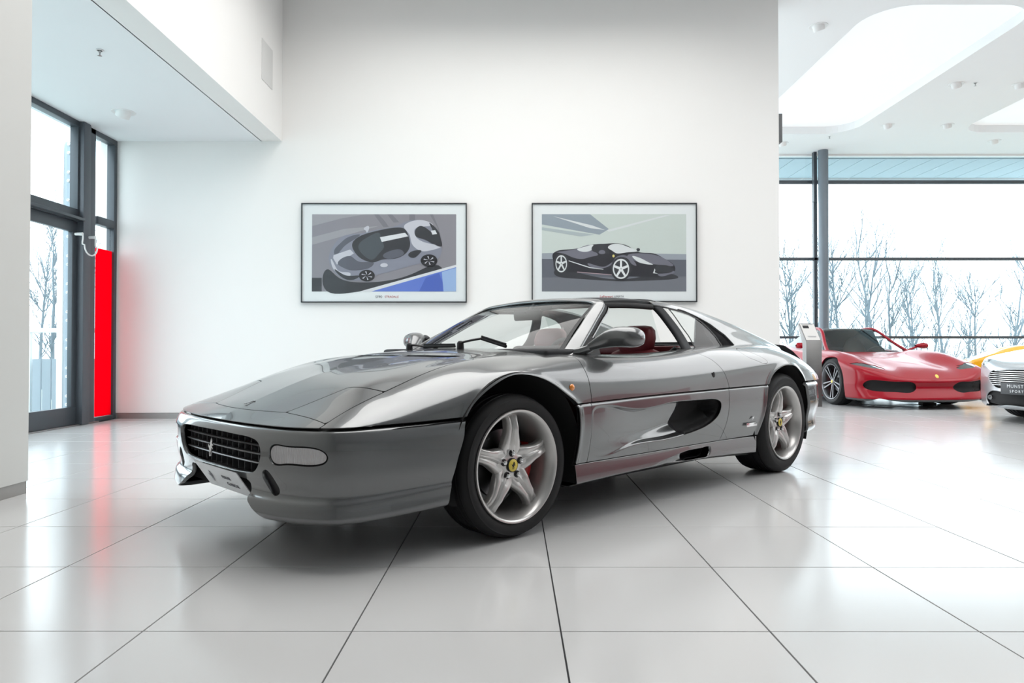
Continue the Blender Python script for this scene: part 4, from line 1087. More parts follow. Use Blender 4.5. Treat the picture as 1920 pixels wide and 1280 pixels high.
for k in range(-7, 8):
    v = k * .056
    u = on_nose(v)[0]; zl = .325 + (.02 if abs(v) > .33 else 0)
    MB().box((-u - .055, v - .0015, zl), (-u - .012, v + .0015, .468)).build('grille_fin', mat('grille_fin_grey', (.07, .07, .075), .5, noise=.05), grl)
horse('horse_badge', .078, M_CHROME, CAR, Matrix.Translation((.957, .0, .398)) @ Matrix.Rotation(R(90), 4, 'Z'), th=.004)
# show plate
pl_t = (.962, .322); pl_b = (.888, .212)
mb = MB(); x0, x1 = -.222, .222
th = .004
vs = []
for s in (0, 1):
    for (xx, zz) in (pl_b, pl_t):
        for y in (x0, x1): vs.append((xx - s * th, y + .04, zz))
mb.add(vs, [(0, 1, 3, 2), (4, 6, 7, 5), (0, 4, 5, 1), (2, 3, 7, 6), (0, 2, 6, 4), (1, 5, 7, 3)])
plate = mb.build('show_plate', mat('plate_white', (.88, .90, .92), .35, noise=.01), CAR)
ang = math.atan2(pl_t[0] - pl_b[0], pl_t[1] - pl_b[1])
# local frame on the plate: X along -y (reads left to right from the front), Y up the plate
ex = Vector((0, 1, 0)); ey = Vector((pl_t[0] - pl_b[0], 0, pl_t[1] - pl_b[1])).normalized(); ez = ex.cross(ey)
MP = Matrix(((ex.x, ey.x, ez.x, (pl_t[0] + pl_b[0]) / 2 + .001), (ex.y, ey.y, ez.y, .04), (ex.z, ey.z, ez.z, (pl_t[1] + pl_b[1]) / 2), (0, 0, 0, 1)))
M_PLT = mat('plate_print_grey', (.14, .14, .16), .5)
tx = text_mesh('lettering', 'FERRARI', .024, M_PLT, MP @ Matrix.Translation((.055, .012, 0)), plate)
tx = text_mesh('lettering', 'CLASSICHE', .024, M_PLT, MP @ Matrix.Translation((.080, -.024, 0)), plate)
horse('plate_horse', .062, M_PLT, plate, MP @ Matrix.Translation((-.115, 0, 0.0008)) @ Matrix.Rotation(R(-90), 4, 'X'), th=.0006)
# bonnet emblem: slim chrome bar
horse_bar = MB().box((.772, -.004, 0), (.812, .004, .003)).box((.806, -.012, 0), (.813, .004, .003)).box((.771, -.004, 0), (.777, .013, .003))
horse_bar.build('bonnet_emblem', M_CHROME, CAR, M=Matrix.Translation((0, 0, .5785)) @ Matrix.Translation((.79, 0, 0)) @ Matrix.Rotation(R(17), 4, 'Y') @ Matrix.Translation((-.79, 0, 0)))
# side repeater, door lock, badge
MB().lathe([(0, .016), (.004, .0155), (.009, .010), (.011, .001)], 20).build('side_repeater', M_ORA, CAR, M=Matrix.Translation((-.325, .8935, .636)))
MB().lathe([(0, .016), (.004, .0155), (.009, .010), (.011, .001)], 20).build('side_repeater', M_ORA, CAR, M=Matrix.Translation((-.325, -.8935, .636)) @ Matrix.Rotation(math.pi, 4, 'Z'))
MB().lathe([(0, .013), (.002, .0125), (.003, .006), (.0035, .001)], 20).build('door_lock', M_BLACK, CAR, M=Matrix.Translation((-1.545, .912, .663)) @ Matrix.Scale(1.5, 4, (0, 0, 1)))
MB().box((-2.04, .9315, .340), (-1.91, .9365, .362)).build('model_badge', M_CHROME, CAR, M=Matrix.Translation((.02, .0, .0)), bevel=.001)
horse('side_emblem', .03, M_CHROME, CAR, Matrix.Translation((-1.965, .9375, .392)) @ Matrix.Rotation(math.pi, 4, 'Z') @ Matrix.Rotation(R(40), 4, 'Y'), th=.002)

# ---------------- rear bumper and tail panel (plain, hardly in view)
GR_ = curve_pts([(2.705, .938, .595), (2.85, .915, .595), (3.0, .885, .595), (3.10, .84, .595), (3.17, .75, .595), (3.205, .60, .595), (3.225, .35, .595), (3.23, 0, .595)], 140)
rprof = [(0, [-.01] * 5, [.590] * 5), (.06, [.008] * 5, [.580] * 5), (.2, [.018] * 5, [.54] * 5), (.5, [.02] * 5, [.42] * 5), (.8, [.0] * 5, [.30] * 5), (.95, [-.02] * 5, [.235] * 5), (1, [-.06] * 5, [.22] * 5)]
PR_, _ = nose_surface(rprof, 50, GR_)
TT_ = np.gradient(GR_[:, :2], axis=0)
ctr = np.array([2.6, 0])
if np.mean(np.sum((PR_[:, 25, :2] - GR_[:, :2]) * (GR_[:, :2] - ctr), axis=1)) < 0:
    PR_[..., :2] = 2 * GR_[:, None, :2] - PR_[..., :2]
NR_ = grid_normals(PR_, ref=np.stack([PR_[..., 0] - 2.4, PR_[..., 1], PR_[..., 2] * 0], -1))
frr = -sd_poly(PR_[..., 0], PR_[..., 2], ARC_R)
data_obj('rear_bumper', join_data(both(panel_data(PR_, NR_, frr, .02))), M_GREY, CAR)
GT = curve_pts([(3.13, .855, .60), (3.165, .76, .60), (3.18, .62, .60), (3.185, .35, .60), (3.19, 0, .60)], 60)
rows = []
for k in range(12):
    t = k / 11; zt_ = lin([.35, .59, .66, .76, .855], [.868, .845, .80, .70, .62], GT[:, 1])
    rows.append(np.stack([GT[:, 0] - .03 * t, GT[:, 1], .60 + (zt_ - .60) * t], -1))
PT = np.stack(rows, 1); NT = grid_normals(PT, ref=np.broadcast_to(np.array([1., 0, 0]), PT.shape))
data_obj('tail_panel', join_data(both(panel_data(PT, NT, np.full(PT.shape[:2], 1.0), 0))), M_BLACK, CAR)
for s in (-1, 1):
    for k in (.66, .48):
        MB().lathe([(0, .062), (.012, .06), (.02, .05), (.022, .001)], 32, axis='x').build('tail_lamp', mat('red_lens', (.5, .01, .01), .15, coat=1), CAR, M=Matrix.Translation((-3.178, s * k, .70)) @ Matrix.Rotation(math.pi, 4, 'Z'))
# wheel housings
for (ux, cz, rr_) in ((.025, .33, .385), (2.42, .335, .39)):
    for s in (-1, 1):
        mb = MB(); prof = [(.87 if ux < 1 else .915, rr_), (.50, rr_), (.50, .001)]
        mb.lathe([(a * s, r) for a, r in prof], 40, (-ux, 0, cz), a0=R(-22), a1=R(202))
        mb.build('wheel_housing', M_UNDER, CAR, fix=False)
fl_u = MB().box((-2.0, -.72, .14), (-.46, .72, .18)).box((-3.1, -.5, .16), (.45, .5, .24)).box((-3.1, -.80, .22), (-2.84, .80, .3))
fl_u.box((.45, -.5, .2), (.85, .5, .26))
UN = join_data(UND + both(Lund))
u_o = data_obj('body_shell', UN, M_UNDER, CAR)
fl_u.build('underfloor', M_UNDER, CAR)

# ---------------- greenhouse
def Cc(p): return (-p[0], p[1], p[2])
def sweep(path, w, t, outward, name, m, parent, n=12, e=.55):
    """rounded-rectangle section swept along a path of car-space points; w,t lists of half sizes; outward: fn(i)->vector (car space)"""
    pts = [Vector(Cc(p)) for p in path]; mb = MB(); rows = []
    for i, p in enumerate(pts):
        T = (pts[min(i + 1, len(pts) - 1)] - pts[max(i - 1, 0)]).normalized()
        o = Vector(Cc(outward(i))); o = (o - T * o.dot(T)).normalized(); s = T.cross(o)
        ww = float(np.interp(i / (len(pts) - 1), np.linspace(0, 1, len(w)), w)); tt_ = float(np.interp(i / (len(pts) - 1), np.linspace(0, 1, len(t)), t))
        row = []
        for k in range(n + 1):
            a = 2 * math.pi * k / n; ca, sa = math.cos(a), math.sin(a)
            row.append(p + s * ww * math.copysign(abs(ca) ** e, ca) + o * tt_ * math.copysign(abs(sa) ** e, sa))
        rows.append([tuple(q) for q in row])
    mb.grid(np.array(rows))
    mb.add(rows[0][:-1], [tuple(range(n))]); mb.add(rows[-1][:-1], [tuple(range(n))])
    return mb.build(name, m, parent)
# windscreen surround: pillars and header in one bow
half = [(.48, .712, .765), (.545, .685, .787), (.65, .648, .850), (.796, .590, .934), (.92, .541, 1.008), (.99, .512, 1.048), (1.025, .488, 1.072), (1.040, .445, 1.087), (1.042, .36, 1.096), (1.032, .18, 1.106), (1.03, 0, 1.109)]
bow = curve_pts(half + [(u, -v, z) for u, v, z in half[-2::-1]], 90)
def bow_out(i):
    p = bow[i]; s = 1 if p[1] > 0 else -1; t = sstep(.45, .52, abs(p[1]))
    return np.array([-.25, 0, 1]) * (1 - t) + np.array([-.60, s * .60, .80]) * t
sweep(bow, [.040, .037, .034, .028, .026, .028, .034, .037, .040], [.010, .010, .010, .011, .012, .011, .010, .010, .010], bow_out, 'windscreen_frame', M_GREY, CAR, 28, .75)
# windscreen glass
def ws_pt(a, t):
    """a -1..1 across, t 0 bottom..1 top"""
    vb, vt = .650 * a, .462 * a
    b_ = np.array([.335 + .20 * (vb / .65) ** 2 - .01, vb, .812 - .022 * abs(a) ** 2.2])
    tp = np.array([1.022 + .004 * abs(a) ** 3, vt, 1.098 - .022 * abs(a) ** 2.5])
    p = b_ * (1 - t) + tp * t; p[2] += .018 * math.sin(math.pi * t); return p
WS = np.array([[ws_pt(-1 + 2 * i / 60, j / 30) for j in range(31)] for i in range(61)])
NWS = grid_normals(WS, ref=np.broadcast_to(np.array([-.5, 0, 1.]), WS.shape))
AA, TT2 = np.meshgrid(np.linspace(-1, 1, 61), np.linspace(0, 1, 31), indexing='ij')
inn = np.minimum.reduce([(1 - np.abs(AA)) * .6 - .018, (TT2) * .7 - .012, (1 - TT2) * .7 - .016])
ws = data_obj('windscreen', panel_data(WS, NWS, inn, 0), M_CARGL, CAR)
data_obj('windscreen_border', panel_data(WS, NWS, -inn, .003), M_BLACK, ws)
# door window seal up the pillar
seal = [(u + .035, v + .012, z - .012) for u, v, z in half[1:7]]
for s in (1, -1):
    sp = curve_pts([(u, v * s, z) for u, v, z in seal], 24)
    sweep(sp, [.014] * 2, [.012] * 2, lambda i: np.array([0, s, .4]), 'window_seal', M_SEAL, CAR, 10)
    sp = curve_pts([(u + .030, v * s, z - .008) for u, v, z in seal[1:]], 24)
    sweep(sp, [.004] * 2, [.010] * 2, lambda i: np.array([0, s, .4]), 'seal_trim', M_STEEL, CAR, 8)
    # black sail behind the pillar foot that carries the mirror
    tri = [(.56, .722, .768), (.75, .726, .768), (.79, .668, .850), (.745, .628, .905)]
    mb = MB(); vs = [Cc((u, s * v, z)) for u, v, z in tri] + [Cc((u, s * (v - .02), z)) for u, v, z in tri]
    mb.add(vs, [(0, 1, 2, 3), (7, 6, 5, 4)] + [(i, (i + 1) % 4, 4 + (i + 1) % 4, 4 + i) for i in range(4)])
    mb.build('mirror_sail', M_SEAL, CAR)
    wl = curve_pts([(.56, s * .722, .782), (.9, s * .723, .780), (1.3, s * .722, .793), (1.62, s * .718, .812)], 30)
    sweep(wl, [.006, .006], [.012, .012], lambda i: np.array([0, s * 1., 0]), 'waist_seal', M_SEAL, CAR, 8)
# targa roof
RF = []
for i in range(31):
    a = -1 + 2 * i / 30; row = []
    for j in range(17):
        t = j / 16; u = 1.055 + .48 * t; v = a * (.490 + .008 * math.sin(math.pi * t))
        row.append((u, v, 1.098 + .020 * t * (1 - t) * 4 * .5 + .018 * t + .018 * (1 - abs(a) ** 3) - .012 * abs(a) ** 8))
    RF.append(row)
RF = np.array(RF); NRF = grid_normals(RF, ref=np.broadcast_to(np.array([0, 0, 1.]), RF.shape))
roof = data_obj('targa_roof', panel_data(RF, NRF, np.ones(RF.shape[:2]), .034), M_TARGA, CAR)
RFi = RF.copy(); RFi[..., 2] -= .030
data_obj('headliner', panel_data(RFi, -NRF, np.ones(RF.shape[:2]), 0), M_TARGA, roof)
for s in (1, -1):
    sweep(curve_pts([(1.05, s * .498, 1.062), (1.28, s * .505, 1.072), (1.52, s * .505, 1.072)], 20), [.016] * 2, [.014] * 2, lambda i: np.array([0, s, .2]), 'roof_seal', M_SEAL, CAR, 10)
# roll hoop (B pillar)
hoop = [(1.545, 0, 1.126), (1.545, .25, 1.122), (1.545, .40, 1.115), (1.55, .475, 1.100), (1.572, .520, 1.060), (1.60, .560, 1.00), (1.625, .612, .92), (1.625, .668, .84), (1.61, .70, .79), (1.60, .70, .72)]
hp = curve_pts(hoop, 50); 
for s in (1, -1):
    sweep(hp * np.array([1, s, 1]), [.034, .034, .036, .045, .050], [.014] * 2, lambda i: np.array([0, s * (.1 if i < 18 else 1.0), 1.0 if i < 18 else .45]), 'roll_hoop', M_TARGA, CAR, 14)
# buttress / rear quarter roof
Q0 = [(1.52, .585, 1.058), (1.62, .655, .93), (1.72, .735, .83), (2.0, .75, .828), (2.2, .735, .84), (2.45, .715, .842), (2.8, .69, .812), (3.0, .672, .778)]
Q2 = [(1.52, .482, 1.110), (1.62, .486, 1.112), (1.75, .492, 1.106), (1.97, .505, 1.081), (2.15, .515, 1.050), (2.33, .522, 1.015), (2.52, .535, .970), (2.70, .545, .924), (2.86, .553, .881), (3.02, .56, .836)]
Q2 = np.array(Q2); Q0 = np.array(Q0)
ub_ = np.linspace(1.50, 3.02, 190)
q0 = np.column_stack([ub_, lin([1.5, 2.0, 3.02], [.715, .735, .675], ub_), lin([1.5, 1.75, 2.0, 2.2, 2.45, 2.8, 3.02], [.79, .808, .822, .832, .838, .808, .772], ub_)])
q2 = np.column_stack([ub_, spl(Q2[:, 0], Q2[:, 1:], ub_)])
rows = [q0 - np.array([0, .0, .012]), q0 * .78 + q2 * .22 + np.array([0, .004, .0]), q0 * .5 + q2 * .5 + np.array([0, .012, .004]), q0 * .2 + q2 * .8 + np.array([0, .018, .012]), q2 + np.array([0, .0, .0]),
        q2 + np.array([0, -.035, -.002]), q2 + np.array([0, -.06, -.02]), np.column_stack([ub_, q2[:, 1] - .075, np.maximum(.80, q2[:, 2] - .07)]), np.column_stack([ub_, q2[:, 1] - .085, np.full_like(ub_, .80)])]
CQ = np.stack(rows, 1); PQ = np.einsum('bj,ajk->abk', spl_matrix([0, .22, .5, .8, 1.0, 1.12, 1.24, 1.5, 2.0], np.linspace(0, 2.0, 110)), CQ)
NQ = grid_normals(PQ, ref=np.concatenate([np.broadcast_to(np.array([0, 1., .3]), PQ[:, :60].shape), np.broadcast_to(np.array([0, -.5, .5]), PQ[:, 60:].shape)], 1))
uQ, vQ, zQ = PQ[..., 0], PQ[..., 1], PQ[..., 2]
outer = np.arange(110)[None, :] * (2.0 / 109) < 1.06
WIN = [(1.50, 1.09), (1.60, 1.082), (1.76, 1.060), (1.835, 1.043), (1.90, 1.016), (1.945, .990), (1.985, .94), (2.0, .90), (2.0, .820), (1.69, .80), (1.3, .80), (1.3, 1.1)]
WINo = [(1.64, 1.074), (1.76, 1.056), (1.83, 1.040), (1.90, 1.013), (1.94, .986), (1.98, .94), (1.995, .90), (1.995, .824), (1.69, .808), (1.69, .90), (1.66, 1.0)]
DUC = [(1.72, 1.074), (1.80, 1.062), (1.90, 1.030), (2.03, .975), (2.13, .910), (2.165, .84), (2.165, .82), (2.002, .82), (2.002, .90), (1.987, .94), (1.946, .992), (1.90, 1.018), (1.84, 1.044), (1.76, 1.062)]
win = np.where(outer, sd_poly(uQ, zQ, WIN), -9); duc = np.where(outer, sd_poly(uQ, zQ, DUC), -9)
inner_cut = np.where(~np.broadcast_to(outer, uQ.shape) & (np.arange(110)[None, :] * (2.0 / 109) > 1.24), uQ - 2.12, 9)
fq = np.minimum.reduce([-win, -duc - .001, uQ - 1.52, inner_cut])
qd = panel_data(PQ, NQ, fq, .010)
wq = panel_data(PQ - NQ * .006, NQ, np.where(outer, sd_poly(uQ, zQ, WINo), -9), 0)
wqi = panel_data(PQ - NQ * .003, NQ, np.minimum(np.where(outer, sd_poly(uQ, zQ, WINo) + .004, -9), -(sd_poly(uQ, zQ, WINo) - .009)), 0)
dq = panel_data(PQ - NQ * (.010 + .055 * sstep(0, .03, duc) * sstep(1.7, 2.05, uQ))[..., None], NQ, duc + .006, 0)
for f in ((lambda d: d), mirror_data):
    qb = data_obj('buttress', f(qd), M_GREY, CAR)
    data_obj('intake_recess', f(dq), M_BLACK, qb)
    qw = data_obj('quarter_window', f(wq), M_CARGL, CAR); data_obj('window_trim', f(wqi), M_SEAL, qw)
# rear glass and bulkhead
MB().add([Cc(p) for p in ((1.56, -.46, 1.10), (1.56, .46, 1.10), (1.68, .46, .86), (1.68, -.46, .86))], [(0, 1, 2, 3)]).build('rear_glass', M_CARGL, CAR)
MB().box((-1.78, -.72, .2), (-1.70, .72, .80)).box((-2.05, -.60, .78), (-1.66, .60, .835)).build('rear_bulkhead', M_RED, CAR, bevel=.012)
eng = MB()
for k in range(9): eng.box((-2.10 - k * .09 - .05, -.42, .856), (-2.10 - k * .09, .42, .864))
eng.build('engine_louvres', M_BLACK, CAR)
# ---------------- interior
MB().box((-1.72, -.70, .17), (-.35, .70, .24)).build('cabin_floor', M_DASH, CAR)
db = MB(); dp = [(.36, .812), (.44, .815), (.60, .812), (.76, .792), (.82, .755), (.83, .70), (.78, .60), (.70, .52), (.36, .52)]
db.prism(dp, 0, lambda p, s: (-p[0], (-.70 if s == 0 else .70), p[1])); dash = db.build('dashboard', M_DASH, CAR, bevel=.02)
MB().box((-.84, .20, .765), (-.60, .56, .832)).build('instrument_hood', M_DASH, dash, bevel=.03)
MB().box((-1.62, -.12, .22), (-.80, .12, .46)).build('centre_tunnel', M_RED, CAR, bevel=.03)
for s in (-1, 1):
    c = MB().box((-1.66, .70 * s - .045, .25), (-.50, .70 * s + .02, .745)).build('door_card', M_RED, CAR, bevel=.02)
    MB().box((-1.40, .66 * s - .05, .50), (-.75, .66 * s + .03, .56)).build('armrest', M_RED, c, bevel=.02)
# steering wheel
t = bpy.data.objects.new('steering_wheel', None); COL.objects.link(t); t.parent = CAR; t.location = (-.955, .36, .70); t.rotation_euler = (0, R(-68), 0)
ring = [(.18 * math.cos(a), .18 * math.sin(a), 0) for a in [2 * math.pi * k / 40 for k in range(41)]]
MB().tube(ring, .014, 10, cap=False).build('rim', M_DASH, t)
for a in (90, 210, 330):
    MB().tube([(.04 * math.cos(R(a)), .04 * math.sin(R(a)), -.02), (.17 * math.cos(R(a)), .17 * math.sin(R(a)), 0)], (.012), 8).build('spoke', M_DASH, t)
MB().lathe([(-.03, .001), (-.03, .05), (-.01, .05), (-.005, .035), (-.005, .001)], 24, axis='z').build('boss', M_DASH, t)
# seats
def seat(y):
    t = bpy.data.objects.new('seat', None); COL.objects.link(t); t.parent = CAR; t.location = (-1.30, y, .22)
    def pad(rows, name, m=M_RED):
        G_ = []
        for (x, z, w, th, lean) in rows:
            r = []
            for k in range(25):
                a = 2 * math.pi * k / 24; ca, sa = math.cos(a), math.sin(a)
                r.append((x + lean * 0 + th * math.copysign(abs(sa) ** .6, sa), w * math.copysign(abs(ca) ** .5, ca), z))
            G_.append(r)
        mb = MB().grid(np.array(G_)); mb.add(G_[0][:-1], [tuple(range(24))]); mb.add(G_[-1][:-1], [tuple(range(24))])
        return mb.build(name, m, t)
    # backrest, reclined
    pad([(-.02, .06, .20, .05, 0), (-.06, .14, .235, .07, 0), (-.11, .28, .25, .075, 0), (-.17, .42, .245, .07, 0), (-.22, .52, .215, .06, 0), (-.245, .575, .17, .05, 0), (-.25, .60, .10, .03, 0)], 'backrest')
    pad([(-.235, .575, .095, .030, 0), (-.24, .60, .125, .045, 0), (-.245, .66, .135, .050, 0), (-.255, .71, .125, .045, 0), (-.26, .735, .10, .032, 0), (-.262, .742, .06, .018, 0)], 'headrest')
    G_ = []
    for (x, z, w, th) in ((-.05, .12, .20, .05), (.0, .13, .235, .075), (.2, .15, .245, .08), (.38, .17, .24, .075), (.46, .165, .22, .055), (.48, .15, .18, .03)):
        r = []
        for k in range(25):
            a = 2 * math.pi * k / 24; ca, sa = math.cos(a), math.sin(a)
            r.append((x, w * math.copysign(abs(ca) ** .5, ca), z + th * math.copysign(abs(sa) ** .6, sa)))
        G_.append(r)
    mb = MB().grid(np.array(G_)); mb.add(G_[0][:-1], [tuple(range(24))]); mb.add(G_[-1][:-1], [tuple(range(24))]); mb.build('cushion', M_RED, t)
    MB().tube([(-.26, .13, .50), (-.31, .20, .56), (-.33, .24, .60)], .018, 8).build('belt_guide', M_BLACK, t)
seat(.37); seat(-.37)
# rear-view mirror and sun visors
t = MB().box((-.05, -.115, -.032), (-.03, .115, .032)).build('interior_mirror', M_DASH, CAR, bevel=.012); t.location = (-.90, .0, 1.015); t.rotation_euler = (0, R(8), 0)
MB().tube([(-.93, 0, 1.03), (-1.00, 0, 1.085)], .012, 8).build('mirror_stalk', M_DASH, CAR)
for s in (-1, 1):
    MB().box((-1.17, s * .25 - .15, 1.062), (-1.05, s * .25 + .15, 1.074)).build('sun_visor', mat('visor_grey', (.22, .21, .20), .7, noise=.03), CAR, bevel=.004)
# ---------------- door mirrors
def door_mirror(s):
    t = bpy.data.objects.new('door_mirror', None); COL.objects.link(t); t.parent = CAR
    def ring(c, ru, rz, tilt, e=.8, n=24):
        r = []
        for k in range(n + 1):
            a = 2 * math.pi * k / n; ca, sa = math.cos(a), math.sin(a)
            r.append(Cc((c[0] + ru * math.copysign(abs(ca) ** e, ca), s * (c[1] + tilt * ca * ru), c[2] + rz * math.copysign(abs(sa) ** e, sa))))
        return r
    secs = [((.630, .735, .815), .028, .018, 0), ((.650, .758, .832), .034, .024, 0), ((.685, .785, .852), .046, .036, 0), ((.715, .812, .866), .058, .046, 0), ((.735, .842, .873), .066, .051, 0), ((.745, .875, .874), .068, .053, 0), ((.750, .910, .872), .068, .052, 0), ((.752, .940, .870), .060, .048, 0), ((.752, .965, .868), .046, .037, 0), ((.751, .979, .866), .024, .020, 0), ((.750, .983, .866), .008, .007, 0)]
    G_ = [ring(*q) for q in secs]
    mb = MB().grid(np.array(G_)); mb.add(G_[0][:-1], [tuple(range(24))]); mb.add(G_[-1][:-1], [tuple(range(24))])
    mb.build('housing', M_GREY, t)
    secs = [((.60, .705, .795), .050, .026, 0), ((.61, .722, .800), .042, .024, 0), ((.628, .740, .812), .034, .019, 0), ((.648, .758, .828), .028, .016, 0)]
    G_ = [ring(*q) for q in secs]
    mb = MB().grid(np.array(G_)); mb.add(G_[0][:-1], [tuple(range(24))]); mb.add(G_[-1][:-1], [tuple(range(24))]); mb.build('foot', M_GREY, t)
    gl = [Cc((.814, s * (.862 + .065 * math.cos(a)), .872 + .040 * math.sin(a))) for a in [2 * math.pi * k / 24 for k in range(24)]]
    MB().add(gl, [tuple(range(24))]).build('mirror_glass', M_CHROME, t)
door_mirror(1); door_mirror(-1)
# ---------------- wipers
def wiper(p0, p1, p2, name='wiper'):
    t = bpy.data.objects.new(name, None); COL.objects.link(t); t.parent = CAR
    MB().lathe([(-.012, .02), (.02, .018), (.03, .010), (.031, .001)], 16, axis='z').build('pivot', M_BLACK, t, M=Matrix.Translation(Cc(p0)))
    mid = tuple((a + b) / 2 + (.012 if i == 2 else 0) for i, (a, b) in enumerate(zip(p0, p1)))
    MB().tube([Cc(q) for q in curve_pts([(p0[0], p0[1], p0[2] + .02), mid, p1], 10)], [(.011, .006)] * 10, 8).build('arm', M_BLACK, t)
    MB().tube([Cc(p1), Cc(p2)], (.009), 6).build('blade', M_SEAL, t)
    MB().tube([Cc((q[0], q[1], q[2] + .012)) for q in curve_pts([p1, p2], 6)], .005, 6).build('blade_bridge', M_BLACK, t)
wiper((.30, .13, .826), (.345, .25, .868), (.36, .42, .826))
wiper((.30, -.33, .818), (.345, -.25, .828), (.368, .0, .828))
# wheels
for s in (1, -1):
    make_wheel(CAR, (-.01, .757 * s, .309), .309, .225, side=s, depth=.030)
    make_wheel(CAR, (-2.435, .800 * s, .328), .328, .265, side=s, depth=.034)
# ================================================================== THE OTHER CARS
def smin(vals, k):
    m = vals[0]
    for b in vals[1:]:
        h = np.clip(.5 + .5 * (b - m) / k, 0, 1); m = b * (1 - h) + m * h - k * h * (1 - h)
    return m
class Body:
    def __init__(s, H, W, N, T, zb, k=.09, box=(-1.15, 3.6, 1.1, 1.0), ax=(-.35, 2.9, .42)):
        s.H, s.W, s.N, s.T, s.zb, s.k, s.box, s.ax = H, W, N, T, zb, k, box, ax
    def g(s, P):
        u, v, z = P[..., 0], P[..., 1], P[..., 2]; a = np.abs(v)
        return smin([s.H(u, a) - z, s.W(u, z) - a, u - s.N(a, z), s.T(a, z) - u, z - s.zb(u)], s.k)
    def cast(s, B):
        C = np.stack([np.clip(B[..., 0], s.ax[0], s.ax[1]), B[..., 1] * 0, B[..., 0] * 0 + s.ax[2]], -1)
        lo = np.zeros(B.shape[:-1]); hi = np.ones(B.shape[:-1])
        for _ in range(26):
            m = (lo + hi) / 2; P = C + (B - C) * m[..., None]; i = s.g(P) > 0
            lo = np.where(i, m, lo); hi = np.where(i, hi, m)
        P = C + (B - C) * lo[..., None]; e = .003
        G = np.stack([s.g(P + np.eye(3)[k] * e) - s.g(P - np.eye(3)[k] * e) for k in range(3)], -1)
        return P, -G / (np.linalg.norm(G, axis=-1, keepdims=True) + 1e-12)
    def sheets(s, d=.022):
        u0, u1, w, h = s.box; z0 = .02
        out = []
        U_, V_ = np.meshgrid(np.arange(u0, u1 + d, d), np.linspace(-w, w, int(2 * w / d)), indexing='ij')
        out.append(('top', np.stack([U_, V_, U_ * 0 + h], -1)))
        for sd in (-1, 1):
            U_, Z_ = np.meshgrid(np.arange(u0, u1 + d, d), np.linspace(z0, h, int(h / d)), indexing='ij')
            out.append(('side', np.stack([U_, U_ * 0 + sd * w, Z_], -1)))
        for uu in (u0, u1):
            V_, Z_ = np.meshgrid(np.linspace(-w, w, int(2 * w / d * 1.4)), np.linspace(z0, h, int(h / d * 1.6)), indexing='ij')
            out.append(('front' if uu == u0 else 'rear', np.stack([V_ * 0 + uu, V_, Z_], -1)))
        return [(n, *s.cast(B)) for n, B in out]

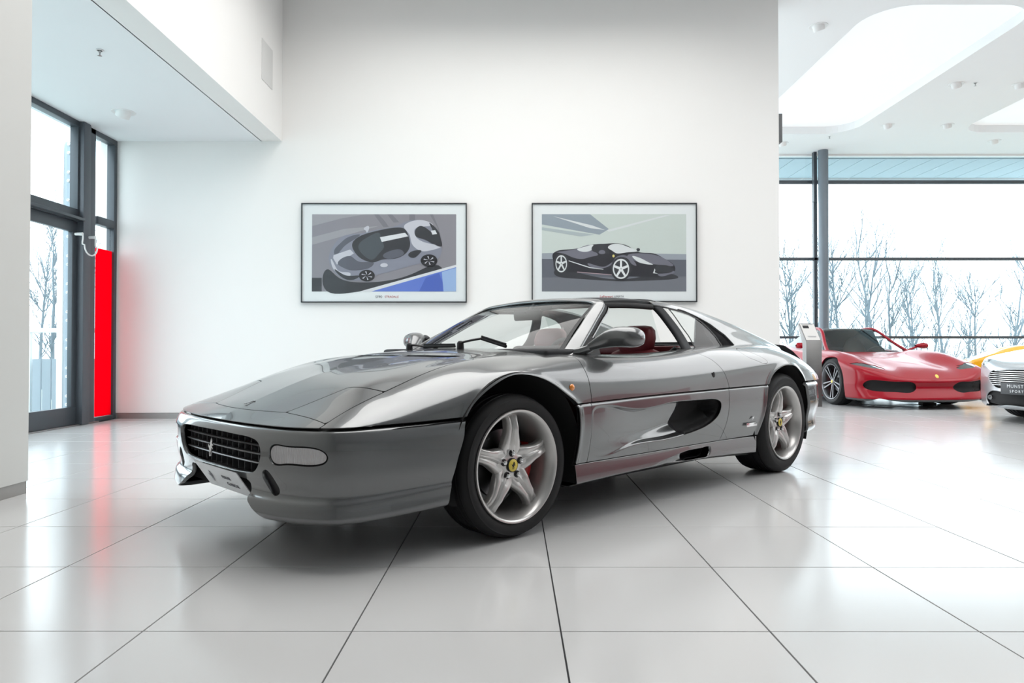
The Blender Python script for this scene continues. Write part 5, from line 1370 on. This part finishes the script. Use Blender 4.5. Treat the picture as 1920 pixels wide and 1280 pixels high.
def build_car(name, label, loc, theta, body, paint_m, roof_m, arches, inlays, gh, wheels, cut, rimm, rstyle='star', parts_mirror=True, visor=True):
    """heading = (-sin(theta), -cos(theta)); inlays: (name, polygon (v,z), material, depth, umax, mirror)"""
    car = empty(name, label, 'car', (loc[0], loc[1], 0), 0)
    hx, hy = -math.sin(theta), -math.cos(theta)
    car.rotation_euler = (0, 0, math.atan2(hy, hx))
    sh = body.sheets()
    bodyd = []; shell = []; groups = {}
    for n, P, N in sh:
        u, v, z = P[..., 0], P[..., 1], P[..., 2]
        fa = np.full(u.shape, 9.)
        for (c, rr, zc) in arches:
            fa = np.minimum(fa, np.where(np.abs(v) > .70, np.hypot(u - c, z - zc) - rr, 9))
            fa = np.minimum(fa, np.where((np.abs(v) > .70) & (z < zc), np.abs(u - c) - rr, 9))
        F = np.minimum(fa, -sd_poly(u, np.abs(v), cut)) if n == 'top' else fa
        if n == 'top': pass
        for k, (nm, poly, m, dp, umax, pn) in enumerate(inlays):
            X = (v, z) if pn == 'front' else (u, v)
            if pn == 'front': sdp = np.where(u < (umax - (.45 * (.935 - np.abs(v)) if nm == 'headlamp' and umax < -.4 else 0)), np.maximum(sd_poly(v, z, poly), sd_poly(-v, z, poly)), -9) if n in ('front', 'top', 'side') else np.full(u.shape, -9.)
            F = np.minimum(F, -sdp)
            di = panel_data(P - N * dp, N, np.minimum(sdp + .004, fa), 0)
            if nm == 'headlamp':
                for sg in (1, -1):
                    dj = panel_data(P - N * dp, N, np.minimum.reduce([sdp + .004, fa, sg * v]), 0)
                    if dj is not None: groups.setdefault((nm, m.name, sg), []).append(dj)
            elif di is not None: groups.setdefault((nm, m.name, 0), []).append(di)
        bodyd.append(panel_data(P, N, F, .015))
        Fu = np.minimum(fa, -sd_poly(u, np.abs(v), cut)) if n == 'top' else fa
        shell.append(panel_data((P - N * .035)[::2, ::2], N[::2, ::2], Fu[::2, ::2], 0))
    data_obj('body', join_data(bodyd), paint_m, car)
    data_obj('body_shell', join_data(shell), M_UNDER, car)
    for (nm, mn, _), ds in groups.items(): data_obj(nm, join_data(ds), bpy.data.materials[mn], car)
    for (c, rr, zc) in arches:
        for s in (-1, 1):
            MB().lathe([(.9 * s, rr - .012), (.67 * s, rr - .012), (.67 * s, .001)], 32, (-c, 0, zc), a0=R(-20), a1=R(200)).build('wheel_housing', M_UNDER, car, fix=False)
    for (u, v, r, w) in wheels:
        for s in (-1, 1):
            make_wheel(car, (-u, s * v, r), r, w, style=rstyle, side=s, rim_r=r - .085, depth=.03, rimm=rimm, horse_on=False)
    MB().box((-3.0, -.6, .12), (.5, .6, .3)).build('underfloor', M_UNDER, car)
    # greenhouse
    b0, b1, t0, t1 = gh['base_f'], gh['base_r'], gh['top_f'], gh['top_r']       # (u, half width, z)
    def lerp(a, b, t): return tuple(x + (y - x) * t for x, y in zip(a, b))
    def arc(c, a, bow, dz): return (c[0] - bow * (1 - a * a), a * c[1], c[2] + dz * (1 - a * a))
    def patch(fn, na=24, nb=12):
        P = np.array([[fn(i / na, j / nb) for j in range(nb + 1)] for i in range(na + 1)])
        return P
    def mix(p, q, t): return tuple(x + (y - x) * t for x, y in zip(p, q))
    ws_ = patch(lambda i, j: mix(arc(b0, 2 * i - 1, gh['bow'], .01), arc(t0, 2 * i - 1, .05, .03), j))
    N_ = grid_normals(ws_, ref=np.broadcast_to(np.array([-.5, 0, 1.]), ws_.shape))
    data_obj('windscreen', panel_data(ws_, N_, np.ones(ws_.shape[:2]), 0), M_CARGL, car)
    rf_ = patch(lambda i, j: mix(arc(t0, 2 * i - 1, .05, .03), arc(t1, 2 * i - 1, 0, .03), j))
    N_ = grid_normals(rf_, ref=np.broadcast_to(np.array([0, 0, 1.]), rf_.shape))
    data_obj('roof', panel_data(rf_, N_, np.ones(rf_.shape[:2]), .03), roof_m, car)
    rr_ = patch(lambda i, j: mix(arc(t1, 2 * i - 1, 0, .03), arc(b1, 2 * i - 1, -.05, .02), j))
    N_ = grid_normals(rr_, ref=np.broadcast_to(np.array([.5, 0, 1.]), rr_.shape))
    data_obj('rear_deck', panel_data(rr_, N_, np.ones(rr_.shape[:2]), .03), gh.get('rear_m', roof_m), car)
    for s in (-1, 1):
        def sp(i, j):
            lo = mix(b0, b1, i); k_ = min(1, max(0, (lo[0] - t0[0]) / max(.01, (t1[0] - t0[0]))))
            lo = (lo[0], lo[1] + .02, lo[2]); 
            if lo[0] < t0[0]: q = (lo[0] - b0[0]) / (t0[0] - b0[0]); hi = mix(b0, t0, q)
            elif lo[0] > t1[0]: q = (lo[0] - t1[0]) / (b1[0] - t1[0]); hi = mix(t1, b1, q)
            else: hi = mix(t0, t1, k_)
            p = mix(lo, hi, j); return (p[0], s * p[1], p[2])
        S_ = patch(sp, 40, 10); N_ = grid_normals(S_, ref=np.broadcast_to(np.array([0, s * 1., .3]), S_.shape))
        uu = S_[..., 0]
        data_obj('side_window', panel_data(S_, N_, gh['split'] - uu, 0), M_CARGL, car)
        data_obj('rear_quarter', panel_data(S_, N_, uu - gh['split'], .01), gh.get('rear_m', roof_m), car)
        pil = curve_pts([(b0[0] - .02, s * (b0[1] + .01), b0[2]), mix((b0[0], s * b0[1], b0[2]), (t0[0], s * t0[1], t0[2]), .5), (t0[0], s * t0[1], t0[2] + .005), mix((t0[0], s * t0[1], t0[2]), (t1[0], s * t1[1], t1[2]), .98)], 24)
        sweep(pil, [.028, .024], [.018, .016], lambda i: np.array([-.3, s * .7, .5]), 'pillar', gh.get('pil_m', roof_m), car, 12)
        if visor:
            mx = gh['mirror']
            rows = []
            for t, r1_, r2_ in ((0, .02, .015), (.25, .05, .035), (.6, .07, .05), (.9, .06, .045), (1, .02, .015)):
                c = (mx[0], s * (mx[1] + .20 * t), mx[2]); rows.append([Cc((c[0] + r1_ * math.cos(a), c[1], c[2] + r2_ * math.sin(a))) for a in [2 * math.pi * q / 16 for q in range(17)]])
            mm = MB().grid(np.array(rows)); mm.tube([Cc((mx[0], s * (mx[1] - .12), mx[2] - .07)), Cc((mx[0], s * (mx[1] + .05), mx[2] - .01))], .018, 8); mm.build('door_mirror', paint_m, car)
    # cabin
    w_ = b0[1] - .08
    MB().box((-b1[0] + .1, -w_, .2), (-b0[0] + .05, w_, .30)).build('cabin_floor', M_DASH, car)
    MB().box((-b0[0] - .35, -w_, .45), (-b0[0] + .02, w_, b0[2] - .02)).build('dashboard', M_DASH, car, bevel=.03)
    sy = gh.get('wheel_side', 1) * .36
    t = bpy.data.objects.new('steering_wheel', None); COL.objects.link(t); t.parent = car; t.location = (-b0[0] - .42, sy, b0[2] - .07); t.rotation_euler = (0, R(-68), 0)
    MB().tube([(.175 * math.cos(a), .175 * math.sin(a), 0) for a in [2 * math.pi * k / 28 for k in range(29)]], .014, 8, cap=False).build('rim', M_DASH, t)
    MB().box((-.03, -.16, -.02), (.03, .16, 0)).box((-.16, -.02, -.02), (0, .02, 0)).build('spoke', M_DASH, t, bevel=.005)
    for s in (-1, 1):
        mb = MB(); rows = []
        for x, z, w2, th in ((0, .35, .20, .06), (-.08, .6, .24, .07), (-.16, .85, .20, .06), (-.19, .98, .12, .05), (-.2, 1.03, .05, .03)):
            rows.append([(x + th * math.sin(a), w2 * math.cos(a), z) for a in [2 * math.pi * q / 16 for q in range(17)]])
        mb.grid(np.array(rows)); mb.build('seat', gh.get('seat_m', M_DASH), car, M=Matrix.Translation((-t0[0] - .28, s * .36, 0)))
    return car

# ---- red open-top supercar
M_REDP = paint('rosso_paint', (.29, .0003, .010), .30, .0, .25)
M_REDP.node_tree.nodes['Principled BSDF'].inputs['Specular IOR Level'].default_value = .2
M_MESH = mat('black_intake_mesh', (.010, .010, .012), .5, noise=.3, nscale=160, bump=.3)
M_CARB = mat('carbon_splitter', (.02, .02, .022), .3, coat=.6, noise=.2, nscale=120)
M_HLG = mat('smoked_headlamp', (.03, .032, .035), .15, coat=.4, noise=.05)
M_HLW = mat('headlamp_reflector', (.75, .78, .80), .15, .6, noise=.02)
def g1(x, c, w): return np.exp(-((x - c) / w) ** 2)
def H_red(u, a):
    c = spl([-1.08, -.95, -.75, -.45, -.1, .3, .62, 1.1, 1.9, 2.6, 3.2, 3.5], [.36, .425, .52, .605, .675, .735, .785, .80, .86, .86, .86, .80], u)
    f = .085 * g1(a, .74, .19) * g1(u, .02, .62) + .09 * g1(a, .78, .22) * g1(u, 2.65, .65)
    dip = -.025 * g1(a, .40, .16) * g1(u, -.35, .42)
    return c + f + dip - .05 * np.clip(a - .86, 0, 1)
def W_red(u, z):
    w = spl([-1.1, -.7, -.2, .3, .9, 1.6, 2.3, 2.8, 3.3, 3.6], [.84, .925, .975, .955, .915, .94, .98, .98, .93, .88], u)
    return w - .10 * np.clip(z - .60, 0, 1) ** 1.3 - .12 * np.clip(.34 - z, 0, 1)
def N_red(a, z):
    return -1.02 + .32 * (a / .95) ** 2.6 + .25 * np.clip(z - .40, 0, 1) + .05 * g1(z, .30, .07) - .035 * g1(z, .14, .06)
body_red = Body(H_red, W_red, N_red, lambda a, z: 3.50 - .25 * (a / .95) ** 3, lambda u: .105 + 0 * u, k=.055)
cut_red = [(.60, -.1), (.62, .60), (.80, .70), (2.2, .70), (2.45, .55), (2.45, -.1)]
HLr = closed_curve([(-.935, .655), (-.90, .665), (-.78, .640), (-.64, .600), (-.545, .565), (-.535, .545), (-.60, .545), (-.74, .560), (-.86, .590), (-.925, .625)], 60)
HLi = closed_curve([(-.80, .625), (-.66, .585), (-.58, .560), (-.62, .556), (-.76, .580)], 30)
INT = closed_curve([(-.88, .335), (-.86, .375), (-.72, .395), (-.45, .380), (-.30, .355), (-.26, .300), (-.30, .255), (-.50, .235), (-.75, .245), (-.85, .28)], 70)
INC = [(-.30, .235), (.30, .235), (.33, .305), (-.33, .305)]
SPL = [(-1.0, .05), (1.0, .05), (1.0, .132), (-1.0, .132)]
RED = build_car('sports_car', 'red open-topped supercar with black roof and wide intakes, parked facing front near the far window', (5.70, 10.60), R(-4), body_red, M_REDP, M_CARB,
    [(0, .375, .345), (2.60, .385, .35)],
    [('headlamp', HLr, M_HLG, .006, -.42, 'front'), ('intake', INT, M_MESH, .05, -.5, 'front'), ('splitter', SPL, M_CARB, -.004, -.2, 'front')],
    dict(base_f=(.62, .665, .775), base_r=(2.40, .55, .86), top_f=(1.22, .47, 1.145), top_r=(1.62, .47, 1.165), bow=.22, split=1.28, mirror=(.80, .90, .885), rear_m=M_CARB, pil_m=M_REDP, wheel_side=1, seat_m=mat('tan_grey_leather', (.18, .17, .165), .5, noise=.05)),
    [(0, .84, .345, .245), (2.60, .83, .352, .305)], cut_red, mat('dark_alloy', (.16, .16, .17), .3, .8, noise=.03), 'star')
ring_ = [Cc((-1.0 + .012, .02 * math.cos(a), .245 + .012 * math.sin(a))) for a in [0]]
MB().lathe([(0, .032), (.003, .030), (.004, .001)], 20, axis='x').build('nose_badge', M_YEL, RED, M=Matrix.Translation((1.005, 0, .455)) @ Matrix.Rotation(R(-35), 4, 'Y') @ Matrix.Scale(.75, 4, (0, 1, 0)))
for s in (-1, 1):
    MB().tube([Cc((-.93 + .02 * k, s * (.08 + .05 * k), .215 + .018 * math.sin(k))) for k in range(5)], .012, 8).build('bumper_blade', M_REDP, RED)
# charging cable under it
t = empty('charger_cable', 'black battery maintainer with its lead lying under the red car', 'cable', (6.05, 10.3, 0))
MB().box((-.10, -.06, .002), (.10, .06, .05)).build('charger', M_BLACK, t, bevel=.008)
MB().tube([(-.1, 0, .02), (-.35, .05, .008), (-.6, -.05, .008), (-.9, .1, .008), (-1.0, .2, .10)], .006, 6).build('lead', M_BLACK, t)

# ---- silver grand tourer, facing left at the right edge
M_SILV = paint('silver_paint', (.48, .50, .52), .3, .7)
def H_ast(u, a):
    c = spl([-1.08, -.95, -.7, -.3, .2, .75, 1.1, 2.0, 2.8, 3.3, 3.6], [.56, .63, .70, .76, .82, .86, .88, .90, .90, .88, .8], u)
    return c + .03 * g1(a, .72, .2) * g1(u, .0, .7) + .06 * g1(a, .78, .2) * g1(u, 2.6, .6) - .04 * np.clip(a - .8, 0, 1)
def W_ast(u, z):
    w = spl([-1.1, -.7, -.2, .3, .9, 1.6, 2.3, 2.8, 3.3, 3.6], [.72, .85, .925, .92, .88, .90, .94, .94, .88, .8], u)
    return w - .14 * np.clip(z - .62, 0, 1) - .10 * np.clip(.32 - z, 0, 1)
body_ast = Body(H_ast, W_ast, lambda a, z: -.98 + .42 * (a / .95) ** 2.2 + .10 * np.clip(z - .5, 0, 1) + .06 * np.clip(.30 - z, 0, 1), lambda a, z: 3.4 - .3 * (a / .95) ** 3, lambda u: .15 + 0 * u, k=.09)
AG = closed_curve([(-.56, .51), (-.54, .545), (-.40, .585), (-.2, .595), (0, .598), (.2, .595), (.40, .585), (.54, .545), (.56, .51), (.52, .45), (.44, .40), (.2, .385), (0, .385), (-.2, .385), (-.44, .40), (-.52, .45)], 100)
AL = closed_curve([(-.60, .20), (-.62, .27), (-.55, .33), (-.3, .345), (0, .345), (.3, .345), (.55, .33), (.62, .27), (.60, .20), (.3, .19), (0, .19), (-.3, .19)], 80)
AH = closed_curve([(-.86, .70), (-.80, .735), (-.70, .735), (-.62, .70), (-.61, .66), (-.68, .64), (-.78, .645), (-.85, .67)], 50)
cut_ast = [(.78, -.1), (.80, .60), (1.0, .66), (2.6, .64), (2.75, .5), (2.75, -.1)]
AST = build_car('sports_car', 'silver coupe with a wide barred grille and black dealer plate at the right edge', (6.45, 7.82), R(75), body_ast, M_SILV, M_SILV,
    [(0, .375, .345), (2.60, .385, .35)],
    [('headlamp', AH, M_HLG, .004, -.1, 'front'), ('grille', AG, M_MESH, .05, -.4, 'front'), ('lower_intake', AL, M_MESH, .06, -.4, 'front')],
    dict(base_f=(.80, .64, .86), base_r=(2.75, .50, .90), top_f=(1.35, .50, 1.22), top_r=(2.0, .50, 1.23), bow=.2, split=2.2, mirror=(1.0, .90, .93)),
    [(0, .79, .345, .245), (2.60, .80, .35, .285)], cut_ast, M_RIM, 'star')
def u_ast(v, z): return float(-.98 + .42 * (abs(v) / .95) ** 2.2 + .10 * max(0, z - .5) + .06 * max(0, .30 - z))
for z, hw in ((.575, .44), (.552, .51), (.530, .54), (.508, .545), (.486, .535), (.464, .515), (.442, .495), (.420, .47)):
    MB().tube([Cc((u_ast(v, z) + .008, v, z)) for v in np.linspace(-hw, hw, 25)], .0055, 8).build('grille_bar', M_CHROME, AST)
ap = MB().box((1.0, -.27, .325), (1.01, .27, .452)).build('dealer_plate', mat('dealer_plate_black', (.03, .034, .04), .4, noise=.05), AST, bevel=.002)
MPa = Matrix(((0, 0, 1, 1.0115), (1, 0, 0, 0), (0, 1, 0, .390), (0, 0, 0, 1)))
M_PW = mat('plate_white_print', (.75, .78, .8), .5)
text_mesh('lettering', 'MUNSTERHUIS', .050, M_PW, MPa @ Matrix.Translation((0, .024, 0)), ap, spacing=1.25)
text_mesh('lettering', 'SPORTSCARS', .040, M_PW, MPa @ Matrix.Translation((0, -.030, 0)), ap, spacing=1.5)
for s in (-1, 1):
    MB().lathe([(0, .03), (.01, .028), (.012, .02), (.004, .001)], 24, axis='x').build('fog_lamp', M_HLG, AST, M=Matrix.Translation((.86, s * .52, .27)))

# ---- yellow supercar beyond them
M_YELP = paint('yellow_paint', (.90, .42, .004), .35, .0)
def H_yel(u, a):
    c = spl([-1.08, -.95, -.75, -.45, -.1, .3, .62, 1.1, 1.9, 2.6, 3.2, 3.5], [.40, .47, .58, .68, .75, .80, .84, .87, .92, .95, .92, .85], u)
    return c + .12 * g1(a, .76, .2) * g1(u, .05, .55) + .08 * g1(a, .8, .2) * g1(u, 2.6, .6)
body_yel = Body(H_yel, W_red, lambda a, z: -.98 + .30 * (a / .95) ** 2.4 + .25 * np.clip(z - .40, 0, 1), lambda a, z: 3.45 - .25 * (a / .95) ** 3, lambda u: .13 + 0 * u, k=.05)
YHL = closed_curve([(-.93, .70), (-.80, .74), (-.62, .70), (-.55, .64), (-.60, .62), (-.80, .66), (-.92, .67)], 50)
build_car('sports_car', 'yellow supercar mostly hidden behind the silver coupe at the right edge', (8.90, 12.60), R(120), body_yel, M_YELP, M_CARB,
    [(0, .385, .35), (2.65, .39, .355)],
    [('headlamp', YHL, M_HLG, .006, -.3, 'front'), ('intake', INT, M_MESH, .05, -.5, 'front')],
    dict(base_f=(.62, .665, .81), base_r=(2.40, .55, .92), top_f=(1.25, .48, 1.15), top_r=(1.75, .48, 1.17), bow=.22, split=1.35, mirror=(.80, .92, .92)),
    [(0, .84, .352, .245), (2.65, .83, .358, .305)], cut_red, M_RIM, 'star')

# ================================================================== PEDESTAL
t = empty('information_pedestal', 'brushed steel information stand with slanted label top beside the grey car tail', 'stand', (5.60 - 1.29, 10.15, 0), R(12))
hw = .125
prof = [(-.045, 0), (-.045, .930), (.14, 1.205), (.152, 1.197), (-.028, .925), (-.028, .06), (.04, .06), (.04, .0)]
mb = MB(); mb.prism([(y, z) for y, z in [(-.045, 0), (.05, 0), (.05, .90), (.165, 1.185), (.14, 1.205), (-.045, .93)]], 0, lambda p, s: (-hw if s == 0 else hw, p[0], p[1]))
mb.build('stand_body', mat('brushed_pedestal', (.18, .178, .175), .38, .9, noise=.06, nscale=40), t, bevel=.004)
n_ = Vector((0, -.275, .185)).normalized(); up_ = Vector((0, .185, .275)).normalized()
def on_top(x, y_, d): # x across, y along the slope, d above
    p = Vector((x, -.045, .93)) + up_ * y_ + n_ * d; return p
def slab(x0, x1, y0, y1, d0, d1, name, m, parent):
    vs = [on_top(x, y, d) for d in (d0, d1) for y in (y0, y1) for x in (x0, x1)]
    return MB().add(vs, [(0, 2, 3, 1), (4, 5, 7, 6), (0, 1, 5, 4), (2, 6, 7, 3), (0, 4, 6, 2), (1, 3, 7, 5)]).build(name, m, parent)
lb_ = slab(-.112, .112, .03, .315, .0005, .004, 'label_panel', mat('label_grey', (.62, .60, .58), .4, noise=.01), t)
slab(-.085, .01, .235, .285, .0042, .0055, 'display', M_BLACK, lb_)
MT = Matrix(((1, 0, 0, 0), (0, up_.y, n_.y, 0), (0, up_.z, n_.z, 0), (0, 0, 0, 1)))
def at_top(x, y, d=.0045):
    p = on_top(x, y, d); M = MT.copy(); M.translation = p; return M
for k, (yy, wd) in enumerate(((.305, .09), (.095, .07), (.08, .06))):
    slab(-wd, wd, yy - .003, yy + .003, .0042, .0050, 'text_line', M_INKG, lb_)
